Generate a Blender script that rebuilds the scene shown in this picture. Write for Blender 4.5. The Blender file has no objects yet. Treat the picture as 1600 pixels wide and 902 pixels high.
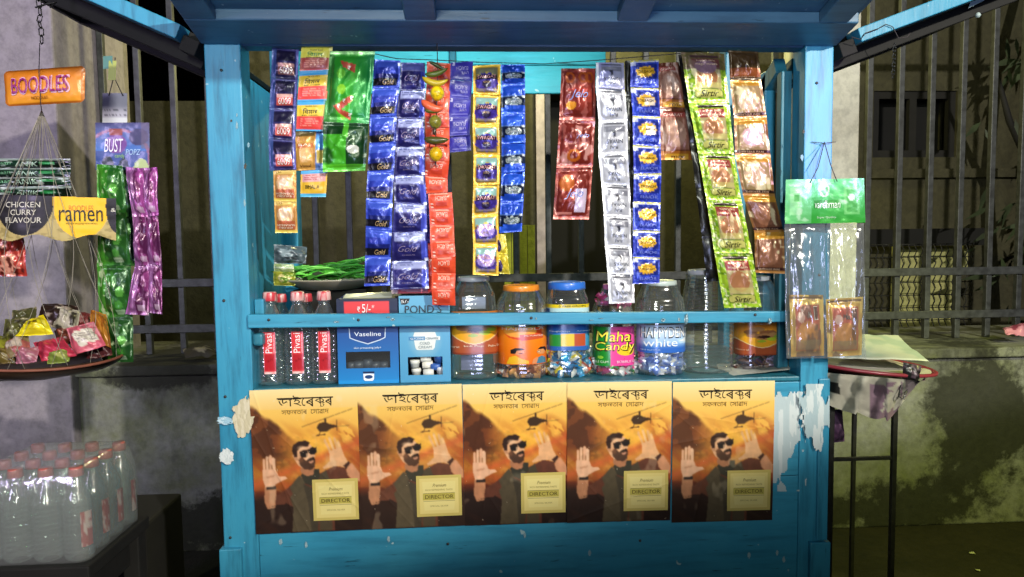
import bpy, math, random
import numpy as np
from math import pi, sin, cos, radians, sqrt
from mathutils import Matrix, Vector
rng = np.random.default_rng(11)
random.seed(11)
SC = bpy.context.scene
COL = SC.collection

# ------------------------------------------------------------------ camera
FPX = 1120.0
def _rx(a): return np.array([[1,0,0],[0,cos(a),-sin(a)],[0,sin(a),cos(a)]])
def _rz(a): return np.array([[cos(a),-sin(a),0],[sin(a),cos(a),0],[0,0,1]])
CR = _rz(-radians(3.2)) @ _rx(radians(90-3.9)) @ _rz(-radians(.7))
CP = np.array([0, -1.75, 1.4])
def P(px, py, Y=0.0):
    """point of the vertical plane y=Y seen at photo position (px,py)"""
    d = CR @ np.array([(px-800)/FPX, -(py-451)/FPX, -1.0])
    return CP + (Y-CP[1])/d[1]*d
cam = bpy.data.cameras.new('camera'); camo = bpy.data.objects.new('camera', cam); COL.objects.link(camo)
m4 = Matrix([list(CR[i])+[CP[i]] for i in range(3)]+[[0,0,0,1]])
camo.matrix_world = m4
cam.sensor_width = 36; cam.lens = 36*FPX/1600; cam.clip_end = 300; cam.clip_start = .05
SC.camera = camo
SC.view_settings.view_transform = 'Standard'; SC.view_settings.look = 'None'
SC.view_settings.exposure = 0.0; SC.view_settings.gamma = 1
try:
    SC.cycles.max_bounces = 7; SC.cycles.transparent_max_bounces = 24; SC.cycles.caustics_reflective = False
    SC.cycles.caustics_refractive = False; SC.cycles.sample_clamp_indirect = 3
except Exception: pass

# ------------------------------------------------------------------ world (night sky) and lamps
W = bpy.data.worlds.new('World'); SC.world = W; W.use_nodes = True
wn = W.node_tree.nodes; wl = W.node_tree.links
bg = wn['Background']; sky = wn.new('ShaderNodeTexSky'); sky.sky_type = 'NISHITA'; sky.sun_disc = False
sky.sun_elevation = radians(-4); sky.sun_rotation = radians(120)
wl.new(sky.outputs[0], bg.inputs[0]); bg.inputs[1].default_value = 0.012

def aim(o, tgt):
    o.rotation_euler = (Vector(tgt)-Vector(o.location)).to_track_quat('-Z', 'Y').to_euler()
def spot(name, loc, tgt, energy, col, size=60, blend=.4, rad=.06):
    l = bpy.data.lights.new(name, 'SPOT'); l.energy = energy; l.color = col; l.spot_size = radians(size)
    l.spot_blend = blend; l.shadow_soft_size = rad
    o = bpy.data.objects.new(name, l); COL.objects.link(o); o.location = loc; aim(o, tgt); return o
def area(name, loc, tgt, energy, col, size):
    l = bpy.data.lights.new(name, 'AREA'); l.energy = energy; l.color = col; l.size = size
    o = bpy.data.objects.new(name, l); COL.objects.link(o); o.location = loc; aim(o, tgt); return o
def bulb(name, loc, energy, col, rad=.03):
    l = bpy.data.lights.new(name, 'POINT'); l.energy = energy; l.color = col; l.shadow_soft_size = rad
    o = bpy.data.objects.new(name, l); COL.objects.link(o); o.location = loc; return o
def spotp(name, loc, az, pitch, energy, col, size, blend, rad):
    a_, p_ = radians(az), radians(pitch)
    return spot(name, loc, (loc[0]+sin(a_)*cos(p_), loc[1]+cos(a_)*cos(p_), loc[2]+sin(p_)), energy, col, size, blend, rad)
# street lamp and added fill: their cone cut-off leaves the foot of the kiosk dark
spotp('street_lamp_and_fill_light', (2.3,-4.6,3.42), -26, 60.0, 1300, (1,.95,.82), 178, .035, .05)
spotp('street_lamp_and_fill_light', (-.5,-4.8,2.5), 6, 68.3, 420, (.95,1,.90), 178, .04, .45)  # fill light added in front of the kiosk
area('shopfront_light', (-2.9,-3.4,2.3), (-1.7,1.4,1.7), 10, (.74,.62,1), .6).data.spread = radians(60)
spot('violet_tint_light', (1.75,-1.3,1.72), (.885,0,1.66), 110, (.66,.50,1), 15, .6, .05)  # violet spot added to tint the upper right post
area('violet_tint_light', (.2,-2.6,.9), (.2,-.3,2.15), 4.5, (.55,.62,1), .5).data.spread = radians(70)
spot('left_wall_fill_light', (-3.2,-2.6,2.6), (-1.75,1.5,.6), 125, (.86,1,.66), 30, .5, .05)  # spot added to brighten the left wall
spot('yard_lamp_light', (2.6,-1.3,2.9), (1.82,1.5,.38), 330, (.93,1,.18), 36, .6, .05)
bulb('yard_bulb_light', (.9,2.35,2.7), 62, (1,.93,.34), .06)
bulb('yard_bulb_light', (-.7,2.4,2.4), 30, (1,.92,.42), .06)
bulb('yard_bulb_light', (2.75,2.9,1.62), .35, (1,.95,.2), .03)
def tube_light(name, loc, tgt, energy, col, sx, sy):
    l = bpy.data.lights.new(name, 'AREA'); l.energy = energy; l.color = col; l.shape = 'RECTANGLE'; l.size = sx; l.size_y = sy
    o = bpy.data.objects.new(name, l); COL.objects.link(o); o.location = loc; aim(o, tgt); return o
tube_light('kiosk_tube_light', (.0,.10,1.925), (.0,.62,1.9), 4.5, (.70,1,.95), .8, .03)

# ------------------------------------------------------------------ helpers
def s2l(c):
    c = np.asarray(c, float)
    return np.where(c <= .04045, c/12.92, ((c+.055)/1.055)**2.4)
def hx(h):
    return np.array([int(h[i:i+2], 16)/255 for i in (0, 2, 4)])
def hl(h, k=1.0): return tuple(s2l(hx(h))*k)

def nrm(v): v = np.asarray(v, float); return v/np.linalg.norm(v)
def wloc(o):
    v = np.zeros(3)
    while o is not None: v += np.array(o.location); o = o.parent
    return v

class MB:
    def __init__(s): s.v=[]; s.f=[]; s.c=[]; s.m=[]; s.n=0; s.mi=0; s.sm=[]
    def add(s, V, F, col=None, smooth=False):
        V = np.asarray(V, float).reshape(-1, 3); k = len(V)
        if col is None: col = (.5,.5,.5)
        col = np.asarray(col, float)
        if col.ndim == 1: col = np.tile(col, (k, 1))
        s.v.append(V); s.c.append(col.reshape(-1,3))
        s.f += [[i+s.n for i in f] for f in F]; s.m += [s.mi]*len(F); s.sm += [smooth]*len(F); s.n += k
    def grid(s, S, nu, nv, paint=None, col=None, smooth=True, wrap=False):
        u = np.linspace(0,1,nu); v = np.linspace(0,1,nv); U, V = np.meshgrid(u, v)
        pts = S(U, V)
        if paint is not None:
            p = Pt(U, V); paint(p); c = s2l(np.clip(p.C, 0, 1)).reshape(-1,3)
        else: c = col
        F = [(i*nu+j, (i+1)*nu+j, (i+1)*nu+j+1, i*nu+j+1) for i in range(nv-1) for j in range(nu-1)]
        s.add(pts, F, c, smooth)
    def box(s, lo, hi, col=None, top=None):
        x0,y0,z0 = lo; x1,y1,z1 = hi
        V = [(x0,y0,z0),(x1,y0,z0),(x1,y1,z0),(x0,y1,z0),(x0,y0,z1),(x1,y0,z1),(x1,y1,z1),(x0,y1,z1)]
        s.add(V, [(0,3,2,1),(4,5,6,7),(0,1,5,4),(1,2,6,5),(2,3,7,6),(3,0,4,7)], col)
    def hexa(s, V, col=None):
        s.add(V, [(0,3,2,1),(4,5,6,7),(0,1,5,4),(1,2,6,5),(2,3,7,6),(3,0,4,7)], col)
    def beam(s, a, b, w, h, up=(0,0,1), col=None):
        a=np.array(a,float); b=np.array(b,float); d=nrm(b-a); r=nrm(np.cross(d,up)); t=np.cross(r,d)
        V=[]
        for p in (a,b):
            for (i,j) in ((-1,-1),(1,-1),(1,1),(-1,1)): V.append(p+r*i*w/2+t*j*h/2)
        s.add(V, [(0,3,2,1),(4,5,6,7),(0,1,5,4),(1,2,6,5),(2,3,7,6),(3,0,4,7)], col)
    def tube(s, pts, r, n=8, col=None, close=False):
        pts = [np.array(p,float) for p in pts]; V=[]; L=len(pts); up=np.array([0.13,.21,.97])
        rr = r if hasattr(r,'__len__') else [r]*L
        for i,p in enumerate(pts):
            if close: d = pts[(i+1)%L]-pts[i-1]
            else: d = pts[min(i+1,L-1)]-pts[max(i-1,0)]
            d = nrm(d); a = np.cross(d, up)
            if np.linalg.norm(a)<1e-3: a=np.cross(d,(1,0,0))
            a=nrm(a); b=np.cross(d,a)
            for k in range(n):
                t=2*pi*k/n; V.append(p+rr[i]*(a*cos(t)+b*sin(t)))
        F=[]
        for i in range(L if close else L-1):
            j=(i+1)%L
            for k in range(n): F.append((i*n+k, i*n+(k+1)%n, j*n+(k+1)%n, j*n+k))
        if not close: F.append(list(range(n))[::-1]); F.append([(L-1)*n+k for k in range(n)])
        s.add(V,F,col,True)
    def lathe(s, c, prof, n=40, e=2.0, col=None, cap=True, sx=1, sy=1):
        V=[]; L=len(prof)
        for (z,r) in prof:
            for k in range(n):
                t=2*pi*k/n; q=r*se(t,e); V.append((c[0]+q*sin(t)*sx, c[1]-q*cos(t)*sy, c[2]+z))
        F=[]
        for i in range(L-1):
            for k in range(n): F.append((i*n+k, i*n+(k+1)%n, (i+1)*n+(k+1)%n, (i+1)*n+k))
        if cap: F.append(list(range(n))[::-1]); F.append([(L-1)*n+k for k in range(n)])
        s.add(V,F,col,True)
    def text(s, txt, S, u0, v0, u1, v1, col, lift=.0009, flip=False, bold=0.0, shear=0.0, mi=None):
        V, T, Lf = text_geo(txt, bold, shear)
        if len(V)==0: return
        x, y = V[:,0], V[:,1]
        if flip: x, y = 1-x, 1-y
        U = u0+(u1-u0)*x; Vv = v1-(v1-v0)*y
        s.onsurf(U, Vv, T, S, col, lift, Lf)
    def onsurf(s, U, V, T, S, col, lift, Lf=None):
        U,V,Lf,T=subdiv(np.asarray(U,float),np.asarray(V,float),T,Lf); e=.01
        lift=(lift+Lf)[:,None]
        p=S(U,V); pu=S(U+e,V)-S(U-e,V); pv=S(U,V+e)-S(U,V-e)
        n=np.cross(pv,pu); n/=np.maximum(np.linalg.norm(n,axis=-1,keepdims=True),1e-12)
        s.add(p+n*lift, T, s2l(col) if not isinstance(col,str) else s2l(hx(col)), False)
    def polyuv(s, pts, S, col, lift=.0007):
        """filled polygon given in surface u,v"""
        pts=np.array(pts,float); from mathutils.geometry import tessellate_polygon
        tr=tessellate_polygon([[Vector((a,-b,0)) for a,b in pts]])
        s.onsurf(pts[:,0],pts[:,1],[tuple(t) for t in tr],S,col,lift)
    def build(s, name, mat, parent=None, loc=None, crisp=False):
        V=np.concatenate(s.v); C=np.concatenate(s.c)
        off = wloc(parent) if parent is not None else (np.array(loc,float) if loc is not None else np.zeros(3))
        me=bpy.data.meshes.new(name); me.from_pydata((V-off).tolist(), [], s.f)
        at=me.color_attributes.new('Col','FLOAT_COLOR','POINT')
        at.data.foreach_set('color', np.c_[C,np.ones(len(C))].astype(np.float32).ravel())
        me.polygons.foreach_set('use_smooth', s.sm)
        me.polygons.foreach_set('material_index', s.m)
        for q in (mat if isinstance(mat,(list,tuple)) else [mat]): me.materials.append(q)
        me.update()
        o=bpy.data.objects.new(name,me); COL.objects.link(o)
        if parent is not None: o.parent=parent
        else: o.location=off
        return o
def subdiv(U,V,T,Lf=None,th=.055):
    Lf=[0.0]*len(U) if Lf is None else list(Lf)
    U=list(U); V=list(V); out=[]; st=[tuple(t) for t in T]; mid={}
    while st:
        a,b,c=st.pop(); best=0; k=0
        for i,(p,q) in enumerate(((a,b),(b,c),(c,a))):
            d=abs(U[p]-U[q])+abs(V[p]-V[q])
            if d>best: best=d; k=i
        if best<th: out.append((a,b,c)); continue
        p,q,r=((a,b,c),(b,c,a),(c,a,b))[k]; key=(min(p,q),max(p,q))
        if key not in mid: mid[key]=len(U); U.append((U[p]+U[q])/2); V.append((V[p]+V[q])/2); Lf.append(Lf[p])
        m=mid[key]; st.append((p,m,r)); st.append((m,q,r))
    return np.array(U),np.array(V),np.array(Lf),out
def se(t,e):
    if e==2: return 1.0
    return (abs(np.cos(t))**e+abs(np.sin(t))**e)**(-1/e)

def bevel(o, w=.003, seg=2):
    b=o.modifiers.new('bevel','BEVEL'); b.width=w; b.segments=seg; b.limit_method='ANGLE'; return o

_tc={}
def text_geo(txt, bold=0.0, shear=0.0):
    """outlines of the lettering, every contour filled on its own; returns points, triangles, per point lift"""
    from mathutils.geometry import tessellate_polygon
    bold=max(min(bold,.05),-.012); k=(txt,bold,shear)
    if k in _tc: return _tc[k]
    c=bpy.data.curves.new('lettering','FONT'); c.body=txt; c.offset=bold; c.shear=shear; c.resolution_u=3; c.fill_mode='NONE'
    o=bpy.data.objects.new('lettering',c); me=o.to_mesh()
    P2=[tuple(v.co[:2]) for v in me.vertices]; nb={}
    for e in me.edges:
        nb.setdefault(e.vertices[0],[]).append((e.vertices[1],1)); nb.setdefault(e.vertices[1],[]).append((e.vertices[0],-1))
    seen=set(); loops=[]
    for s0 in sorted(nb):
        if s0 in seen: continue
        lp=[s0]; seen.add(s0); cur=s0
        while True:
            nx=[v for v,d in sorted(nb[cur],key=lambda q:-q[1]) if v not in seen]
            if not nx: break
            cur=nx[0]; seen.add(cur); lp.append(cur)
        if len(lp)>2: loops.append([P2[q] for q in lp])
    o.to_mesh_clear(); bpy.data.objects.remove(o); bpy.data.curves.remove(c)
    if not loops: _tc[k]=(np.zeros((0,2)),[],np.zeros(0)); return _tc[k]
    ar=[sum(l[q-1][0]*l[q][1]-l[q][0]*l[q-1][1] for q in range(len(l)))/2 for l in loops]
    sg=1 if ar[int(np.argmax(np.abs(ar)))]>0 else -1
    outs=[l for l,a_ in zip(loops,ar) if a_*sg>0]; holes=[l for l,a_ in zip(loops,ar) if a_*sg<=0]
    V=[];T=[];Lf=[]
    for n_,ol in enumerate(outs):
        hs=[h for h in holes if inpoly(np.array([h[0][0]+1e-5]),np.array([h[0][1]+1e-5]),ol)[0]]
        pts=[q for l in [ol]+hs for q in l]
        tr=tessellate_polygon([[Vector((x,y,0)) for x,y in l] for l in [ol]+hs]); b0=len(V)
        for t in tr:
            p,q,r=(pts[z] for z in t); t=tuple(t)
            if (q[0]-p[0])*(r[1]-p[1])-(r[0]-p[0])*(q[1]-p[1])<0: t=t[::-1]
            T.append(tuple(z+b0 for z in t))
        V+=pts; Lf+=[.00003*(n_%5)]*len(pts)
    V=np.array(V); mn=V.min(0); mx=V.max(0); V=(V-mn)/np.maximum(mx-mn,1e-6)
    _tc[k]=(V,T,np.array(Lf)); return _tc[k]

class Pt:
    """procedural colour of a surface over u (right) and v (down)"""
    def __init__(s,U,V): s.U=U; s.V=V; s.C=np.zeros(U.shape+(3,))+.5
    def _c(s,c): return hx(c) if isinstance(c,str) else np.asarray(c,float)
    def fill(s,c): s.C[:]=s._c(c)
    def mask(s,m,c,a=1.0):
        m=(np.asarray(m,float)*a)[...,None]; s.C=s.C*(1-m)+s._c(c)*m
    def rect(s,u0,v0,u1,v1,c,a=1.0): s.mask((s.U>=u0)&(s.U<=u1)&(s.V>=v0)&(s.V<=v1),c,a)
    def ell(s,cu,cv,ru,rv,c,a=1.0): s.mask(((s.U-cu)/ru)**2+((s.V-cv)/rv)**2<=1,c,a)
    def vgrad(s,v0,v1,c,d,u0=0,u1=1):
        t=np.clip((s.V-v0)/(v1-v0),0,1)[...,None]; m=((s.V>=v0)&(s.V<=v1)&(s.U>=u0)&(s.U<=u1))[...,None]
        s.C=np.where(m,s._c(c)*(1-t)+s._c(d)*t,s.C)
    def poly(s,pts,c,a=1.0):
        s.mask(inpoly(s.U,s.V,pts),c,a)
    def blur(s,n=1):
        for _ in range(n):
            C=s.C; D=C.copy(); D[1:-1,1:-1]=(C[:-2,1:-1]+C[2:,1:-1]+C[1:-1,:-2]+C[1:-1,2:]+2*C[1:-1,1:-1])/6; s.C=D
    def noise(s,f,c,th=.5,a=1.0,seed=0,soft=.08,fy=None):
        n=vnoise(s.U*f,s.V*(fy or f),seed); s.mask(np.clip((n-th)/soft,0,1),c,a)
    def squiggle(s,u0,v0,u1,v1,rows,c,a=.8,seed=1):
        """rows of tiny unreadable print"""
        r=np.floor((s.V-v0)/(v1-v0)*rows*2); n=vnoise(s.U*60,r*7.3,seed)
        s.mask((s.U>u0)&(s.U<u1)&(s.V>v0)&(s.V<v1)&(r%2==0)&(n>.42),c,a)
def inpoly(U,V,pts):
    r=np.zeros(U.shape,bool); n=len(pts); j=n-1
    for i in range(n):
        xi,yi=pts[i]; xj,yj=pts[j]
        if yi!=yj: r^=((yi>V)!=(yj>V))&(U<(xj-xi)*(V-yi)/(yj-yi)+xi)
        j=i
    return r
def vnoise(x,y,seed=0,octs=3):
    x=np.asarray(x,float); y=np.asarray(y,float); t=0; a=.5; s=0
    for o in range(octs):
        xi=np.floor(x); yi=np.floor(y); fx=x-xi; fy=y-yi; fx=fx*fx*(3-2*fx); fy=fy*fy*(3-2*fy)
        def h(i,j):
            q=np.sin(i*127.1+j*311.7+seed*74.7+o*13.3)*43758.5453; return q-np.floor(q)
        n=(h(xi,yi)*(1-fx)+h(xi+1,yi)*fx)*(1-fy)+(h(xi,yi+1)*(1-fx)+h(xi+1,yi+1)*fx)*fy
        t=t+a*n; s+=a; a*=.5; x=x*2.03; y=y*2.03
    return t/s

def quads(tl,tr,br,bl,h=None,k=1.0):
    tl,tr,br,bl=(np.array(q,float) for q in (tl,tr,br,bl)); n=nrm(np.cross(bl-tl,tr-tl))
    def S(u,v):
        u=np.asarray(u,float)[...,None]; v=np.asarray(v,float)[...,None]
        p=(tl*(1-u)+tr*u)*(1-v)+(bl*(1-u)+br*u)*v
        if h is not None: p=p+n*(h(u[...,0],v[...,0])*k)[...,None]
        return p
    return S
def pxq(x0,y0,x1,y1,Y,Y2=None,h=None):
    """upright surface at distance Y covering a photo box"""
    Y2=Y if Y2 is None else Y2
    return quads(P(x0,y0,Y),P(x1,y0,Y),P(x1,y1,Y2),P(x0,y1,Y2),h)

def thing(name,label,cat,loc,group=None,kind=None):
    o=bpy.data.objects.new(name,None); COL.objects.link(o); o.location=loc; o.empty_display_size=.02
    o['label']=label; o['category']=cat
    if group: o['group']=group
    if kind: o['kind']=kind
    return o
def tag(o,label,cat,group=None,kind=None):
    o['label']=label; o['category']=cat
    if group: o['group']=group
    if kind: o['kind']=kind
    return o
def struct(o): o['kind']='structure'; return o

# ------------------------------------------------------------------ materials
def newmat(name):
    m=bpy.data.materials.new(name); m.use_nodes=True; nt=m.node_tree
    return m,nt.nodes,nt.links,nt.nodes['Principled BSDF']
def add_bump(N,L,b,scale,strength,dist=.002,detail=4,tex='noise',coord='Object',stretch=None):
    tc=N.new('ShaderNodeTexCoord'); mp=N.new('ShaderNodeMapping')
    if stretch: mp.inputs['Scale'].default_value=stretch
    L.new(tc.outputs[coord],mp.inputs[0])
    t=N.new('ShaderNodeTexNoise' if tex=='noise' else 'ShaderNodeTexVoronoi'); t.inputs['Scale'].default_value=scale
    if tex=='noise': t.inputs['Detail'].default_value=detail
    L.new(mp.outputs[0],t.inputs['Vector'])
    bp=N.new('ShaderNodeBump'); bp.inputs['Strength'].default_value=strength; bp.inputs['Distance'].default_value=dist
    L.new(t.outputs[0],bp.inputs['Height']); L.new(bp.outputs[0],b.inputs['Normal']); return bp
def m_print(name,rough=.45,metal=0.0,coat=0.0,bump=.3,bscale=180,dist=.001,spec=.5,trans=0.0):
    m,N,L,b=newmat(name); a=N.new('ShaderNodeAttribute'); a.attribute_name='Col'
    L.new(a.outputs['Color'],b.inputs['Base Color']); b.inputs['Roughness'].default_value=rough
    b.inputs['Metallic'].default_value=metal; b.inputs['Coat Weight'].default_value=coat; b.inputs['Coat Roughness'].default_value=.12
    b.inputs['Specular IOR Level'].default_value=spec
    if bump: add_bump(N,L,b,bscale,bump,dist)
    return m
def m_plain(name,col,rough=.5,metal=0.0,var=.25,scale=20,bump=.2,bscale=120,dist=.001,coat=0,emit=0):
    m,N,L,b=newmat(name); tc=N.new('ShaderNodeTexCoord'); t=N.new('ShaderNodeTexNoise'); t.inputs['Scale'].default_value=scale
    t.inputs['Detail'].default_value=5; L.new(tc.outputs['Object'],t.inputs['Vector'])
    r=N.new('ShaderNodeValToRGB'); c=np.array(col); r.color_ramp.elements[0].position=.3; r.color_ramp.elements[1].position=.7
    r.color_ramp.elements[0].color=(*(c*(1-var)),1); r.color_ramp.elements[1].color=(*np.minimum(c*(1+var),1),1)
    L.new(t.outputs[0],r.inputs[0]); L.new(r.outputs[0],b.inputs['Base Color'])
    b.inputs['Roughness'].default_value=rough; b.inputs['Metallic'].default_value=metal; b.inputs['Coat Weight'].default_value=coat
    if bump: add_bump(N,L,b,bscale,bump,dist)
    return m
def m_wood(name,col,dark,chip,along='z'):
    """worn gloss paint on planks: grain, scuffs, bare chips"""
    m,N,L,b=newmat(name); tc=N.new('ShaderNodeTexCoord'); geo=N.new('ShaderNodeNewGeometry')
    def noise(sc,stretch,detail=5,rough=.6):
        mp=N.new('ShaderNodeMapping'); mp.inputs['Scale'].default_value=stretch; L.new(geo.outputs['Position'],mp.inputs[0])
        t=N.new('ShaderNodeTexNoise'); t.inputs['Scale'].default_value=sc; t.inputs['Detail'].default_value=detail
        t.inputs['Roughness'].default_value=rough; L.new(mp.outputs[0],t.inputs['Vector']); return t
    st={'z':(6,6,.7),'x':(.7,6,6)}[along]
    big=noise(3.5,(1,1,1)); gr=noise(7,st); sp=noise(38,(1,1,1),2,.5)
    r=N.new('ShaderNodeValToRGB'); e=r.color_ramp.elements; e[0].position=.3; e[1].position=.72
    e[0].color=(*dark,1); e[1].color=(*col,1); L.new(big.outputs[0],r.inputs[0])
    r2=N.new('ShaderNodeValToRGB'); e=r2.color_ramp.elements; e[0].position=.30; e[1].position=.52; e[0].color=(.34,.36,.4,1); e[1].color=(1,1,1,1)
    L.new(gr.outputs[0],r2.inputs[0])
    mx=N.new('ShaderNodeMixRGB'); mx.blend_type='MULTIPLY'; mx.inputs[0].default_value=.75 if along=='z' else .42; L.new(r.outputs[0],mx.inputs[1]); L.new(r2.outputs[0],mx.inputs[2])
    r3=N.new('ShaderNodeValToRGB'); e=r3.color_ramp.elements; e[0].position=.725; e[1].position=.75; e[0].color=(0,0,0,1); e[1].color=(1,1,1,1)
    L.new(sp.outputs[0],r3.inputs[0])
    mx2=N.new('ShaderNodeMixRGB'); L.new(r3.outputs[0],mx2.inputs[0]); L.new(mx.outputs[0],mx2.inputs[1]); mx2.inputs[2].default_value=(*chip,1)
    r4=N.new('ShaderNodeValToRGB'); e=r4.color_ramp.elements; e[0].position=.27; e[1].position=.34; e[0].color=(.12,.13,.14,1); e[1].color=(1,1,1,1)
    sp2=noise(16,st,4); L.new(sp2.outputs[0],r4.inputs[0])
    mx3=N.new('ShaderNodeMixRGB'); mx3.blend_type='MULTIPLY'; mx3.inputs[0].default_value=.8; L.new(mx2.outputs[0],mx3.inputs[1]); L.new(r4.outputs[0],mx3.inputs[2])
    L.new(mx3.outputs[0],b.inputs['Base Color']); b.inputs['Roughness'].default_value=.42
    bp=N.new('ShaderNodeBump'); bp.inputs['Strength'].default_value=.45; bp.inputs['Distance'].default_value=.0025
    L.new(gr.outputs[0],bp.inputs['Height']); L.new(bp.outputs[0],b.inputs['Normal']); return m
def m_clear(name,tint=(.96,.98,.98),lo=.06,hi=.6,rough=.06,bump=.3,bscale=60,dist=.002,milk=0.0):
    m=bpy.data.materials.new(name); m.use_nodes=True; N=m.node_tree.nodes; L=m.node_tree.links; N.clear()
    out=N.new('ShaderNodeOutputMaterial'); tr=N.new('ShaderNodeBsdfTransparent'); tr.inputs[0].default_value=(*tint,1)
    g=N.new('ShaderNodeBsdfGlossy'); g.inputs['Roughness'].default_value=rough; g.inputs[0].default_value=(1,1,1,1)
    lw=N.new('ShaderNodeLayerWeight'); lw.inputs[0].default_value=.35
    mr=N.new('ShaderNodeMapRange'); mr.inputs[3].default_value=lo; mr.inputs[4].default_value=hi; L.new(lw.outputs['Facing'],mr.inputs[0])
    mx=N.new('ShaderNodeMixShader'); L.new(mr.outputs[0],mx.inputs[0]); L.new(tr.outputs[0],mx.inputs[1]); L.new(g.outputs[0],mx.inputs[2])
    last=mx
    if milk:
        d=N.new('ShaderNodeBsdfDiffuse'); d.inputs[0].default_value=(.75,.78,.8,1); m2=N.new('ShaderNodeMixShader'); m2.inputs[0].default_value=milk
        L.new(mx.outputs[0],m2.inputs[1]); L.new(d.outputs[0],m2.inputs[2]); last=m2
    tc=N.new('ShaderNodeTexCoord'); t=N.new('ShaderNodeTexNoise'); t.inputs['Scale'].default_value=bscale; t.inputs['Detail'].default_value=3
    L.new(tc.outputs['Object'],t.inputs['Vector']); bp=N.new('ShaderNodeBump'); bp.inputs['Strength'].default_value=bump; bp.inputs['Distance'].default_value=dist
    L.new(t.outputs[0],bp.inputs['Height']); L.new(bp.outputs[0],g.inputs['Normal'])
    L.new(last.outputs[0],out.inputs[0]); return m
def m_stain(name,base,dark,green,scale=1.6,th=.5,rough=.85,soft=.12,coord=True,bstr=.5,patch=None):
    """old plaster / concrete with mould, damp and patches of painted shadow"""
    m,N,L,b=newmat(name); geo=N.new('ShaderNodeNewGeometry')
    def noise(sc,detail=8,rough=.65,st=(1,1,1),off=0):
        mp=N.new('ShaderNodeMapping'); mp.inputs['Scale'].default_value=st; mp.inputs['Location'].default_value=(off,off,off); L.new(geo.outputs['Position'],mp.inputs[0])
        t=N.new('ShaderNodeTexNoise'); t.inputs['Scale'].default_value=sc; t.inputs['Detail'].default_value=detail; t.inputs['Roughness'].default_value=rough
        L.new(mp.outputs[0],t.inputs['Vector']); return t
    def ramp(src,a,bb,ca,cb):
        r=N.new('ShaderNodeValToRGB'); e=r.color_ramp.elements; e[0].position=a; e[1].position=bb; e[0].color=(*ca,1); e[1].color=(*cb,1)
        L.new(src,r.inputs[0]); return r
    n1=noise(scale,st=(1,1,.55)); n2=noise(scale*3,off=3); n3=noise(26,4,off=7)
    r1=ramp(n2.outputs[0],.35,.65,base,green); r2=ramp(n1.outputs[0],th,th+soft,(0,0,0),(1,1,1))
    mx=N.new('ShaderNodeMixRGB'); L.new(r2.outputs[0],mx.inputs[0]); L.new(r1.outputs[0],mx.inputs[1]); mx.inputs[2].default_value=(*dark,1)
    last=mx
    for (cx,cz,rx,rz,seed) in (patch or []):  # dark patches: mould and painted wall shadow
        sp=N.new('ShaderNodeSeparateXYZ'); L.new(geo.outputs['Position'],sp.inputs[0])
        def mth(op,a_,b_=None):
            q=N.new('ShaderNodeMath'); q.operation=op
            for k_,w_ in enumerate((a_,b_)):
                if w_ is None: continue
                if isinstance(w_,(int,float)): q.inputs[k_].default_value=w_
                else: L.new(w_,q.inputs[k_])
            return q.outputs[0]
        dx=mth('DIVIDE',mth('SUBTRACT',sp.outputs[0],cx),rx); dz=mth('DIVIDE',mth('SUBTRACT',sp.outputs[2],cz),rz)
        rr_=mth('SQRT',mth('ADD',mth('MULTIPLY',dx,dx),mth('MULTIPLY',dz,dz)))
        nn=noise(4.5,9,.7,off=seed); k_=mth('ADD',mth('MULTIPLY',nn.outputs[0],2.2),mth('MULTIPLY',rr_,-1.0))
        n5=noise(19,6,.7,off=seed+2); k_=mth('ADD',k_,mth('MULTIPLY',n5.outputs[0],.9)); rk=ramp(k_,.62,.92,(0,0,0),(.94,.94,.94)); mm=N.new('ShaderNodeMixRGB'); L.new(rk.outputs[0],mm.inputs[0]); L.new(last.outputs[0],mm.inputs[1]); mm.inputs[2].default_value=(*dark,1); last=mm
    mx=last
    r3=ramp(n3.outputs[0],.25,.6,(.6,.6,.6),(1.1,1.1,1.1)); mx2=N.new('ShaderNodeMixRGB'); mx2.blend_type='MULTIPLY'; mx2.inputs[0].default_value=.8
    L.new(mx.outputs[0],mx2.inputs[1]); L.new(r3.outputs[0],mx2.inputs[2]); L.new(mx2.outputs[0],b.inputs['Base Color'])
    b.inputs['Roughness'].default_value=rough
    bp=N.new('ShaderNodeBump'); bp.inputs['Strength'].default_value=bstr; bp.inputs['Distance'].default_value=.01
    L.new(n3.outputs[0],bp.inputs['Height']); L.new(bp.outputs[0],b.inputs['Normal']); return m

M={}
M['wood']=m_wood('blue_painted_wood',hl('42a0c0'),hl('2e8bb2'),hl('a9c9cf'),'z')
M['woodx']=m_wood('blue_painted_planks',hl('42a0c0'),hl('2e8bb2'),hl('a9c9cf'),'x')
M['woodd']=m_wood('deep_blue_painted_wood',hl('4a7592'),hl('365a78'),hl('8fa9b8'),'x')
M['cyan']=m_wood('cyan_lit_blue_boards',hl('4fc4cf'),hl('3fb4c4'),hl('c9e9e9'),'x')  # blue boards with the lamp's cyan light put into the colour
M['teal']=m_wood('teal_painted_wood',hl('34859b'),hl('236478'),hl('9bbcc4'),'z')
M['foil']=m_print('printed_foil',.30,.22,.18,.35,90,.0014)
M['foild']=m_print('dull_printed_foil',.38,.10,.15,.35,90,.0014)
M['matte']=m_print('printed_plastic_film',.42,0,.12,.3,90,.001)
M['paper']=m_print('printed_poster_paper',.72,0,.0,.35,14,.004,spec=.3)
M['card']=m_print('printed_carton',.38,0,.15,.1,60,.0005)
M['label']=m_print('printed_label',.3,0,.3,.15,60,.0005)
M['solid']=m_print('moulded_plastic',.35,0,.1,.1,80,.0004)
M['dull']=m_print('dull_coloured_matter',.7,0,0,.4,90,.001)
M['jar']=m_clear('clear_jar_plastic',(.93,.95,.94),.10,.85,.10,.35,22,.004,.035)
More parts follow.
